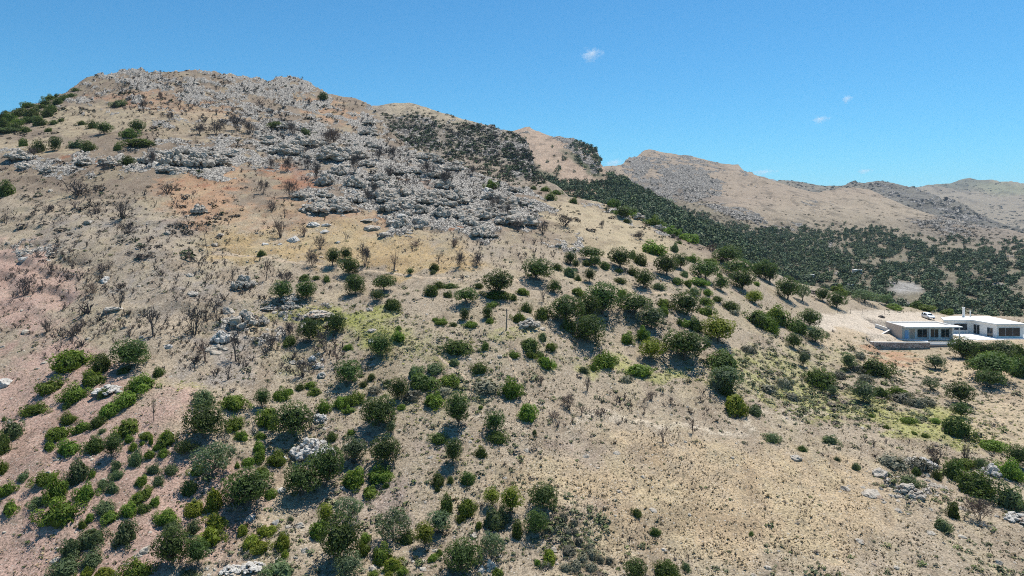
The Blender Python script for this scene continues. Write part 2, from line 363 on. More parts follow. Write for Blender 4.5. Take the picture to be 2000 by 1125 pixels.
soil = lay(soil, blobs(Pw, Rw, [(330, 560, 160, 60, 0, .5), (250, 460, 200, 60, 0, .45), (430, 690, 70, 70, 0, .6), (700, 330, 220, 60, 14, .5), (930, 470, 100, 30, 0, .4), (600, 690, 60, 50, 0, .5)]), (0.237, 0.207, 0.178))
soil = lay(soil, blobs(Pw, Rw, [(640, 612, 150, 18, 3, .7), (720, 635, 110, 34, 10, .65), (800, 665, 160, 40, 5, .4), (600, 700, 60, 20, 0, .3)]), (0.245, 0.245, 0.075))
soil = lay(soil, blobs(Pw, Rw, [(1250, 728, 130, 18, 8, .65), (1780, 818, 190, 32, 12, .8), (1600, 795, 120, 28, 8, .7), (1500, 740, 160, 40, 8, .5), (800, 780, 160, 50, 0, .3), (370, 755, 36, 16, 0, .3), (1010, 655, 60, 12, 0, .5), (1650, 700, 160, 40, 8, .35), (1100, 690, 120, 30, 8, .25)]), (0.295, 0.285, 0.105))
soil = lay(soil, yard * 1.2, (0.470, 0.395, 0.310)); soil = lay(soil, pad * 0.8, (0.44, 0.37, 0.285))
soil = lay(soil, blobs(Pw, Rw, [(1850, 720, 170, 30, 3, .9), (1960, 690, 60, 30, 0, .8), (1960, 820, 80, 60, 20, .6), (1640, 665, 60, 26, 10, .8)]), (0.392, 0.303, 0.200))
soil = lay(soil, blobs(Pw, Rw, [(1745, 698, 60, 12, 8, .9)]), (0.348, 0.211, 0.126))
soil = lay(soil, blobs(Pw, Rw, [(1310, 826, 260, 5, -1, .8), (1560, 814, 120, 5, -4, .6), (930, 838, 90, 5, -6, .6), (700, 1004, 90, 8, -18, .5)]), (0.43, 0.36, 0.27))
_rag[0] = None
pink = blobs(Pw, Rw, [(140, 980, 330, 230, -12), (60, 800, 190, 110, -10), (40, 560, 110, 90, 0), (330, 1060, 160, 90, 0), (100, 700, 110, 50, 0)])
straw = (sstep(.5, .66, fbm(X / 5 + 31, Yy / 9, 5, .6)) * .55 * (1 - yard) * (1 - .75 * pink))[..., None]; bare = (sstep(.54, .68, fbm(X / 4 + 77, Yy / 7, 5, .6)) * .5 * (1 - yard))[..., None]
soil = soil * (1 - straw) + (soil * .45 + np.array((.36, .30, .18)) * .55) * straw; soil = soil * (1 - bare) + soil * np.array((.62, .58, .56)) * bare
hill.finish()
M_SOIL = soil_material('dry_hillside_soil')
hill_ob = hill.build('hillside', M_SOIL, soil, rsharp * (1 - pad))

# the slopes behind
def simple_hill(name, cols, crest, y0, y1, u0, u1, nu, ny, mat, amp, scale, colour_fn, fall=0.4, round_=40, blur=2):
    t = Terr(cols, crest, y0, y1, u0, u1, nu, ny, fall, round_, blur)
    P = np.broadcast_to(t.U[:, None], t.Z.shape); R = t.rows()
    w = (fbm(t.XX / scale, t.YY / scale, 4) - .5); w2 = (fbm(t.XX / scale + 50, t.YY / scale + 50, 4) - .5)
    Pw = P + w * 70; Rw = R + w2 * 34
    soil, rock = colour_fn(Pw, Rw, t)
    rs = sstep(0.46, 0.68, rock * .85 + (fbm(t.XX / (scale * .22), t.YY / (scale * .4), 5, .7) - .5) * 1.6) * sstep(0.03, .3, rock)
    gul = ridged(t.XX / (scale * 1.6) + .4 * fbm(t.XX / scale, t.YY / scale, 3), t.YY / (scale * 4.5), 4) - .6
    t.Z += amp * (fbm(t.XX / scale, t.YY / scale, 5) - .5) + amp * 1.1 * gul + rs * amp * 1.3 * (ridged(t.XX / (scale * .45), t.YY / (scale * .45), 4) - .55)
    sp = sstep(.52, .70, fbm(t.XX / (scale * .18), t.YY / (scale * .30), 4, .7))[..., None]; soil = soil * (1 - .38 * sp)
    t.finish(); t.ob = t.build(name, mat, soil, rs); return t
M_FAR = soil_material('far_slope_soil', fine=0.9, bump_d=0.6, rk_=0.68)
M_FARTHER = soil_material('distant_slope_soil', fine=0.25, stones=False, bump_d=2.0, rk_=0.62)
TAN = (0.255, 0.205, 0.15)
def flat(t, c): return np.zeros(t.Z.shape + (3,)) + np.array(c)

def col_b(P, R, t):
    s = lay(flat(t, TAN), blobs(P, R, [(860, 225, 120, 20, 12, .8)]), (0.352, 0.288, 0.192))
    k = blobs(P, R, [(830, 265, 90, 40, 18, .75), (960, 275, 90, 40, 14, .8), (1015, 300, 34, 50, 0, .95)])
    return lay(s, k * .7, (0.176, 0.160, 0.136)), k
hill_b = simple_hill('ridge_behind', {u: [(190, 620), (235, 520), (300, 440), (360, 370), (420, 300), (600, 250)] for u in (500, 1300)},
    [(500, 300), (640, 232), (720, 209), (760, 204), (800, 202), (850, 212), (920, 233), (980, 250), (1003, 256), (1026, 276), (1040, 305), (1048, 332), (1065, 352), (1110, 385), (1300, 520)],
    250, 900, 560, 1240, 360, 260, M_FAR, 4.0, 30, col_b)
def col_c(P, R, t):
    s = flat(t, (0.328, 0.240, 0.172))
    k = blobs(P, R, [(1130, 292, 60, 16, 28, .9), (1162, 312, 16, 28, 0, 1), (1030, 262, 30, 10, 0, .5), (1090, 360, 70, 14, 10, .35)])
    return lay(s, blobs(P, R, [(1145, 325, 50, 10, 30, .9), (1040, 335, 50, 9, 10, .8)]), (0.080, 0.088, 0.048)), k
hill_c = simple_hill('cliff_ridge', {u: [(240, 900), (280, 760), (340, 620), (400, 500), (450, 420), (600, 330)] for u in (800, 1500)},
    [(800, 330), (940, 275), (985, 257), (1005, 254), (1030, 250), (1060, 258), (1080, 267), (1130, 275), (1158, 288), (1169, 304), (1174, 324), (1190, 338), (1240, 366), (1300, 398), (1360, 432), (1500, 520)],
    330, 1300, 880, 1460, 340, 260, M_FAR, 6.0, 45, col_c)
def col_d(P, R, t):
    s = lay(flat(t, (0.27, 0.21, 0.152)), blobs(P, R, [(1700, 420, 200, 30, 3, .5)]), (0.29, 0.24, 0.17))
    k = blobs(P, R, [(1270, 315, 60, 22, 15, .65), (1250, 345, 30, 40, 0, .95), (1350, 355, 60, 46, 0, .95), (1440, 345, 40, 20, 15, .4), (1440, 420, 80, 20, 8, .8), (1520, 440, 60, 20, 8, .7), (1590, 395, 40, 14, 0, .45),
                     (1860, 445, 90, 18, 5, .7), (1300, 370, 60, 24, 10, .8), (1700, 560, 500, 120, 0, .28)])
    s = lay(s, blobs(P, R, [(1320, 375, 90, 16, 8, .7), (1880, 455, 120, 20, 5, .5)]), (0.120, 0.104, 0.096))
    s = lay(s, blobs(P, R, [(1700, 545, 600, 95, 5, .95), (1400, 460, 220, 50, 20, .8)]), (0.150, 0.130, 0.085))
    s = lay(s, blobs(P, R, [(1770, 570, 36, 18, 10, 1), (1755, 562, 24, 14, 0, 1)]), (0.288, 0.272, 0.248))
    return s, k * (1 - blobs(P, R, [(1770, 570, 36, 18, 10, 1)]))
hill_d = simple_hill('valley_slope', {
     1000: [(280, 1500), (330, 1150), (400, 800), (450, 650), (520, 470), (620, 330), (700, 260)],
     1500: [(290, 1700), (330, 1300), (400, 950), (450, 780), (520, 520), (620, 340), (700, 260)],
     2000: [(330, 1700), (400, 1200), (460, 850), (520, 540), (620, 340), (700, 260)], 2500: [(330, 1700), (400, 1250), (470, 850), (540, 520), (620, 340), (700, 260)]},
    [(1000, 420), (1100, 346), (1180, 329), (1215, 320), (1240, 304), (1268, 294), (1290, 299), (1340, 307), (1400, 316), (1442, 319), (1456, 334), (1480, 345), (1520, 357), (1560, 366), (1600, 372), (1640, 366),
     (1665, 365), (1700, 371), (1730, 384), (1780, 402), (1830, 418), (1900, 434), (1960, 448), (2050, 466), (2500, 560)],
    255, 2100, 1020, 2480, 620, 360, M_FAR, 9.0, 80, col_d, fall=.35)
def col_e(P, R, t):
    k = blobs(P, R, [(1720, 380, 150, 24, 12, .55), (1850, 410, 110, 26, 20, .6)])
    return lay(flat(t, (0.136, 0.124, 0.100)), blobs(P, R, [(1600, 365, 90, 8, 2, .5)]), (0.240, 0.200, 0.136)), k
hill_e = simple_hill('dark_ridge', {u: [(340, 2500), (400, 1900), (460, 1500), (600, 900)] for u in (1200, 2600)},
    [(1200, 420), (1440, 373), (1520, 357), (1545, 352), (1590, 355), (1640, 360), (1680, 357), (1730, 354), (1760, 359), (1790, 365), (1830, 386), (1870, 405), (1900, 417), (1950, 434), (2000, 448), (2100, 470), (2600, 560)],
    900, 3200, 1380, 2500, 420, 170, M_FARTHER, 24, 170, col_e)
def col_f(P, R, t):
    s = lay(flat(t, (0.225, 0.185, 0.130)), blobs(P, R, [(1870, 356, 60, 14, 0, .9)]), (0.128, 0.128, 0.088))
    return lay(s, blobs(P, R, [(1960, 370, 60, 12, 5, .7)]), (0.176, 0.184, 0.104)), 0.1 * np.ones(t.Z.shape)
hill_f = simple_hill('far_ridge', {u: [(330, 4200), (400, 3200), (460, 2500), (600, 1500)] for u in (1200, 2600)},
    [(1200, 420), (1600, 385), (1790, 364), (1830, 357), (1895, 347), (1910, 352), (1940, 352), (1955, 357), (1975, 355), (2000, 360), (2100, 362), (2200, 352), (2500, 365)],
    1500, 6000, 1560, 2500, 320, 130, M_FARTHER, 30, 300, col_f)
hill_g = simple_hill('far_mountain', {u: [(330, 9000), (420, 7500), (600, 5000)] for u in (1000, 2600)},
    [(1000, 440), (1330, 385), (1420, 352), (1450, 345), (1485, 342), (1520, 352), (1580, 368), (1700, 400), (2600, 520)],
    5500, 12000, 1260, 1760, 180, 80, M_FARTHER, 40, 700, lambda P, R, t: (flat(t, (0.176, 0.160, 0.136)), 0.2 * np.ones(t.Z.shape)))
# one low sheet of land out to the horizon under everything
gx = np.linspace(-14000, 14000, 41); gy = np.linspace(-1500, 15000, 41)
GX, GY = np.meshgrid(gx, gy, indexing='ij'); GZ = -150 + 14 * fbm(GX / 900, GY / 900, 3)
a = (np.arange(40)[:, None] * 41 + np.arange(40)[None]).ravel()
me = mesh_np('land', np.stack([GX, GY, GZ], 2).reshape(-1, 3), np.stack([a, a + 41, a + 42, a + 1], 1), M_FARTHER,
             attrs={'soil': np.zeros((41 * 41, 3)) + np.array((0.240, 0.200, 0.136)), 'rock': np.zeros(41 * 41)}, smooth=True)
tag(link('land', me), kind='structure')
# ------------------------------------------------------------------ plants: one of each kind, in several grown forms
def leaves(r, C, Rr, n, size, out=0.42, zmin=-9, flat=1.0, core=0.72):
    """leaf sprays spread over the lobes (centres C, radii Rr) of a crown: V, Q, tint"""
    C = np.asarray(C, float); Rr = np.asarray(Rr, float)
    p = Rr ** 2 / (Rr ** 2).sum(); k = r.choice(len(C), n, p=p)
    d = r.normal(size=(n, 3)); d /= np.linalg.norm(d, axis=1, keepdims=True)
    rad = Rr[k] * np.where(r.random(n) < .10, r.uniform(1.0, 1.28, n), r.uniform(0.72, 1.06, n))
    P = C[k] + d * rad[:, None] * np.array([1, 1, flat])
    dist = np.linalg.norm(P[:, None] - C[None], axis=2) / Rr[None]
    dist[np.arange(n), k] = 9
    keep = (dist.min(1) > core) & (P[:, 2] > zmin); P = P[keep]; d = d[keep]; k = k[keep]; n = len(P)
    nn = d + r.normal(size=(n, 3)) * out + np.array([0, 0, 0.25]); nn /= np.linalg.norm(nn, axis=1, keepdims=True)
    t = np.cross(nn, r.normal(size=(n, 3))); t /= np.linalg.norm(t, axis=1, keepdims=True) + 1e-9
    b = np.cross(nn, t); s = size * r.uniform(0.55, 1.45, n)[:, None]; l = s * r.uniform(0.8, 1.5, n)[:, None]
    V = np.stack([P - t * l, P - b * s * .6, P + t * l, P + b * s * .6], 1).reshape(-1, 3)
    Q = np.arange(4 * n).reshape(-1, 4)
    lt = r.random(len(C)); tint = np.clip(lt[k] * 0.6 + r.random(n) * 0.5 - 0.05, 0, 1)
    return V, Q, np.repeat(tint, 4)
def tube(pts, rad, sides=5):
    pts = np.asarray(pts, float); n = len(pts); V = []; Q = []
    for i in range(n):
        d = pts[min(i + 1, n - 1)] - pts[max(i - 1, 0)]; d /= np.linalg.norm(d) + 1e-9
        a = np.cross(d, [0.31, 0.95, 0.02] if abs(d[1]) < .9 else [1, 0, 0]); a /= np.linalg.norm(a) + 1e-9; b = np.cross(d, a)
        for s in range(sides):
            w = 2 * math.pi * s / sides; V.append(pts[i] + rad[i] * (a * math.cos(w) + b * math.sin(w)))
    for i in range(n - 1):
        for s in range(sides):
            t = (s + 1) % sides; Q.append((i * sides + s, i * sides + t, (i + 1) * sides + t, (i + 1) * sides + s))
    return np.array(V), np.array(Q)
def join(parts):
    V = []; Q = []; o = 0
    for v, q in parts: V.append(v); Q.append(q + o); o += len(v)
    return np.concatenate(V), np.concatenate(Q)
def limbs(r, base, tips, r0, sides=5):
    out = []
    for t in tips:
        base = np.asarray(base, float); t = np.asarray(t, float); m = base * .5 + t * .5 + r.normal(size=3) * .06
        out.append(tube([base, m, t], [r0, r0 * .7, r0 * .3], sides))
    return join(out)
def twigs(r, stems, h, spread, depth=3, thick=0.035, fork=(2, 4), curl=0.5):
    """bare branching stems fanning up from the root"""
    out = []
    def grow(p, d, L, rad, lev):
        mid = p + d * L * .5 + r.normal(size=3) * L * .07; d2 = d + r.normal(size=3) * .22 + np.array([0, 0, .12 * curl]); d2 /= np.linalg.norm(d2)
        q = mid + d2 * L * .5
        out.append(tube([p, mid, q], [rad, rad * .85, rad * .6], 3))
        if lev > 0:
            for _ in range(r.integers(*fork)):
                nd = d2 + r.normal(size=3) * .55; nd[2] += .1; nd /= np.linalg.norm(nd)
                grow(mid + (q - mid) * r.uniform(.1, 1), nd, L * r.uniform(.5, .8), max(rad * .6, thick * .35), lev - 1)
    for s in range(stems):
        a = r.uniform(0, 2 * math.pi); t = r.uniform(.1, 1) * spread
        d = np.array([math.cos(a) * t, math.sin(a) * t, 1.0]); d /= np.linalg.norm(d)
        grow(np.array([math.cos(a), math.sin(a), 0]) * .06 * r.random() - np.array([0, 0, .04]), d, h * r.uniform(.36, .5), thick * r.uniform(.7, 1.2), depth)
    return join(out)

LEAF = {
 'b': leaf_material('bright_mastic_leaves', (0.078, 0.120, 0.017), (0.225, 0.300, 0.048)),
 'd': leaf_material('dark_mastic_leaves', (0.045, 0.070, 0.017), (0.137, 0.182, 0.042)),
 'g': leaf_material('grey_green_leaves', (0.068, 0.099, 0.044), (0.195, 0.240, 0.111)),
 'y': leaf_material('yellow_green_leaves', (0.106, 0.131, 0.013), (0.281, 0.306, 0.044)),
 't': leaf_material('dark_oak_leaves', (0.032, 0.057, 0.016), (0.119, 0.165, 0.046)),
 'o': leaf_material('olive_leaves', (0.066, 0.096, 0.050), (0.180, 0.228, 0.120)),
 's': leaf_material('dry_grey_twigs', (0.13, 0.125, 0.085), (0.31, 0.29, 0.21), 0.1),
 'B': leaf_material('scorched_leaves', (0.07, 0.055, 0.040), (0.17, 0.13, 0.095), 0.1),
}
LEAF['T'] = LEAF['t']
M_BARK = plain_material('grey_bark', (0.13, 0.105, 0.085), .9, var=.4, scale=4)
M_CHAR = plain_material('burnt_wood', (0.115, 0.095, 0.085), .9, var=.5, scale=2)
M_BROWN = plain_material('dead_brown_wood', (0.17, 0.12, 0.095), .9, var=.4, scale=2)
def up_dirs(r, n, zlo, zhi):
    a = r.uniform(0, 6.283) + np.arange(n) * 2.39996; z = zlo + (zhi - zlo) * (np.arange(n) + .5) / n; s = np.sqrt(np.maximum(1 - z * z, 0))
    return np.stack([s * np.cos(a), s * np.sin(a), z], 1)
def bush_form(r, kind, n_leaf=1500):
    """a low dome reaching down to the ground, unit radius; returns mesh and natural height"""
    n = int(r.integers(16, 26)); h = .85
    D = up_dirs(r, n, 0.0, 1.0); k = r.uniform(.42, .88, n); C = D * np.stack([k, k, k * h], 1); C[:, 2] = np.maximum(C[:, 2], .02)
    th = np.arctan2(C[:, 1], C[:, 0]); wv = 1 + .30 * np.sin(2 * th + r.uniform(0, 6.28)) + .20 * np.sin(3 * th + r.uniform(0, 6.28)); C[:, :2] *= wv[:, None]
    C += r.normal(size=C.shape) * .09; Rr = r.uniform(.17, .42, n)
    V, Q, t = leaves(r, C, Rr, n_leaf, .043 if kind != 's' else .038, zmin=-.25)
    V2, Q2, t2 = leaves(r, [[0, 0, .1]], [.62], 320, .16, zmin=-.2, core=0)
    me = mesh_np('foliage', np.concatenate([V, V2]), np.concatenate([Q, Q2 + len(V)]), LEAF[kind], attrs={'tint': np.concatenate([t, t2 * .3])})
    return me, h * 1.12
def crown_form(r, kind, shape, n_leaf):
    if shape == 'round':   n, zl, zh, h, zc, kk, rr = 30, -.85, 1, .74, .92, (.52, .76), (.26, .42)
    elif shape == 'flat':  n, zl, zh, h, zc, kk, rr = 30, -.5, 1, .52, .86, (.55, .78), (.24, .40)
    elif shape == 'tall':  n, zl, zh, h, zc, kk, rr = 26, -.9, 1, 1.35, 1.50, (.5, .66), (.28, .44)
    else:                  n, zl, zh, h, zc, kk, rr = 24, -.6, 1, .74, .95, (.50, .80), (.22, .36)     # open
    D = up_dirs(r, n, zl, zh); k = r.uniform(*kk, n); C = D * np.stack([k, k, k * h], 1) + np.array([0, 0, zc]) + r.normal(size=(n, 3)) * .07
    Rr = r.uniform(*rr, n)
    V, Q, t = leaves(r, C, Rr, int(n_leaf * 2.2), .041)
    if shape != 'open':
        V2, Q2, t2 = leaves(r, [[0, 0, zc]], [.5], 260, .15, core=0, flat=h)
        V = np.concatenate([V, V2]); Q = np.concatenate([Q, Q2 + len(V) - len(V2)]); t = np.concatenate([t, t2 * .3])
    top = zc + h * .74 + .34
    me = mesh_np('crown', V, Q, LEAF[kind], attrs={'tint': t})
    fork = np.array([r.normal() * .06, r.normal() * .06, max(zc - h * .9, .22)])
    v1, q1 = tube([[0, 0, -.25], [fork[0] * .4, fork[1] * .4, fork[2] * .5], fork], [.075, .06, .055], 6)
    v2, q2 = limbs(r, fork, C[r.choice(n, 7, replace=False)], .042)
    V, Q = join([(v1, q1), (v2, q2)])
    return me, mesh_np('trunk', V, Q, M_BARK, smooth=True), top
def seed(*a): return np.random.default_rng(sum((i + 1) * ord(c) * 131 for i, c in enumerate(''.join(map(str, a)))))
BUSH = {k: [bush_form(seed('bush', k, i), k, 3600 if k != 's' else 2200) for i in range(n)] for k, n in (('b', 6), ('d', 5), ('g', 5), ('y', 3), ('s', 4))}
TREE = {'t': [crown_form(seed('t', i), 't', s, 2500) for i, s in enumerate(('round', 'round', 'round', 'flat', 'tall'))],
        'T': [crown_form(seed('T', i), 't', s, 2900) for i, s in enumerate(('round', 'flat'))],
        'o': [crown_form(seed('o', i), 'o', s, 1900) for i, s in enumerate(('open', 'open', 'round'))],
        'y': [crown_form(seed('y', i), 'y', s, 2300) for i, s in enumerate(('tall', 'round'))],
        'g': [crown_form(seed('gt', i), 'g', s, 2200) for i, s in enumerate(('round', 'open'))]}
def dead_form(r, kind):
    if kind == 'fan':    V, Q = twigs(r, 10, 1.0, .85, 3, .020, (2, 5))
    elif kind == 'low':  V, Q = twigs(r, 13, .75, 1.5, 3, .021, (2, 4), .2)
    elif kind == 'tall': V, Q = twigs(r, 5, 1.1, .45, 3, .023, (2, 4))
    elif kind == 'tree': V, Q = twigs(r, 4, 1.0, .65, 4, .029, (2, 4))
    else:                V, Q = twigs(r, 8, .9, .7, 4, .014, (3, 5))         # brush: very twiggy
    w = np.percentile(np.hypot(V[:, 0], V[:, 1]), 97); h = np.percentile(V[:, 2], 98.5)
    V = V / np.array([w, w, h])
    return V, Q
DEAD = {k: [dead_form(seed('dead', k, i), k) for i in range(n)] for k, n in (('fan', 4), ('low', 3), ('tall', 3), ('tree', 3), ('brush', 4))}
DEADM = {}
def dead_mesh(kind, i, mat):
    key = (kind, i, mat.name)
    if key not in DEADM: DEADM[key] = mesh_np('bare_branches', *DEAD[kind][i], mat)
    return DEADM[key]

# rocks
def ico(sub):
    bm = bmesh.new(); bmesh.ops.create_icosphere(bm, subdivisions=sub, radius=1)
    V = np.array([v.co[:] for v in bm.verts]); T = np.array([[v.index for v in f.verts] for f in bm.faces]); bm.free(); return V, T
ICO3 = ico(4); ICO2 = ico(3); ICO1 = ico(2)
def n3(V, s, o): return fbm(V[:, 0] * s + o + V[:, 2] * s * .7, V[:, 1] * s - o + V[:, 2] * s * .9, 4) - .5
def rock_form(r, base, rough=.28, planes=13):
    V, T = base; D = up_dirs(r, planes, -.9, 1) + r.normal(size=(planes, 3)) * .3; D /= np.linalg.norm(D, axis=1, keepdims=True)
    k = r.uniform(.62, .95, planes); dots = np.maximum(V @ D.T, 1e-3); rad = np.minimum((k / dots).min(1), 1.15)
    o = r.uniform(0, 90); rad = rad * (1 + rough * n3(V, 1.7, o) + rough * .7 * n3(V, 4.5, o + 7) - .10 * sstep(.60, .78, ridged(V[:, 0] * 2.2 + o + V[:, 2], V[:, 1] * 2.2 + V[:, 2] * 1.4, 3)))
    return V * rad[:, None] * np.array([1, 1, .78]), T
def outcrop_form(r, n=64):
    """one craggy body of limestone: weathered blocks grown into each other"""
    Vs = []; Ts = []; o = 0
    for i in range(n):
        a = r.uniform(0, 6.283); q = math.sqrt((i + .5) / n) * .82; s = r.uniform(.09, .25) * (1.15 - .35 * q)
        V, T = rock_form(r, ICO2, .5, 8)
        th = r.uniform(0, 6.283); c, sn = math.cos(th), math.sin(th); V = V * np.array([1.25, .85, 1.0]) * s
        V = np.stack([V[:, 0] * c - V[:, 1] * sn, V[:, 0] * sn + V[:, 1] * c, V[:, 2]], 1)
        V = V + np.array([math.cos(a) * q, math.sin(a) * q, (1 - q ** 1.6) * r.uniform(.15, .62)])
        Vs.append(V); Ts.append(T + o); o += len(V)
    return np.concatenate(Vs), np.concatenate(Ts)
def rock_material(name, lo, hi, stain):
    m, nt, b = new_mat(name)
    tc = N(nt, 'ShaderNodeNewGeometry').outputs['Position']
    n1 = noise(nt, tc, 1.1, 5, .65); n2 = noise(nt, tc, 5.0, 5, .7); n3_ = noise(nt, tc, 0.5, 3, .6)
    c = mixc(nt, ramp(nt, n2.outputs[0], .3, .65), lo, hi)
    c = mixc(nt, mathn(nt, 'MULTIPLY', ramp(nt, n1.outputs[0], .5, .68), .85), c, stain)
    c = mixc(nt, mathn(nt, 'MULTIPLY', ramp(nt, n3_.outputs[0], .58, .72), .6), c, (0.36, 0.22, 0.13))
    nt.links.new(c, b.inputs['Base Color']); bump(nt, n2.outputs[0], .8, .10, b); return m
M_ROCK = rock_material('grey_limestone', (0.24, 0.205, 0.165), (0.54, 0.485, 0.41), (0.105, 0.09, 0.075))
M_PALE = rock_material('pale_limestone', (0.36, 0.335, 0.30), (0.60, 0.57, 0.52), (0.25, 0.23, 0.205))
M_DARKROCK = rock_material('dark_heaped_soil', (0.08, 0.07, 0.06), (0.18, 0.155, 0.13), (0.05, 0.045, 0.04))
BOULDER = [rock_form(seed('boulder', i), ICO3) for i in range(6)]
CRAG = [outcrop_form(seed('crag', i)) for i in range(6)]
BM = {m.name: [mesh_np('boulder', V, None, m, tris=T, smooth=False) for V, T in BOULDER] for m in (M_ROCK, M_PALE, M_DARKROCK)}
CM = {m.name: [mesh_np('outcrop', V, None, m, tris=T, smooth=False) for V, T in CRAG] for m in (M_ROCK, M_PALE)}
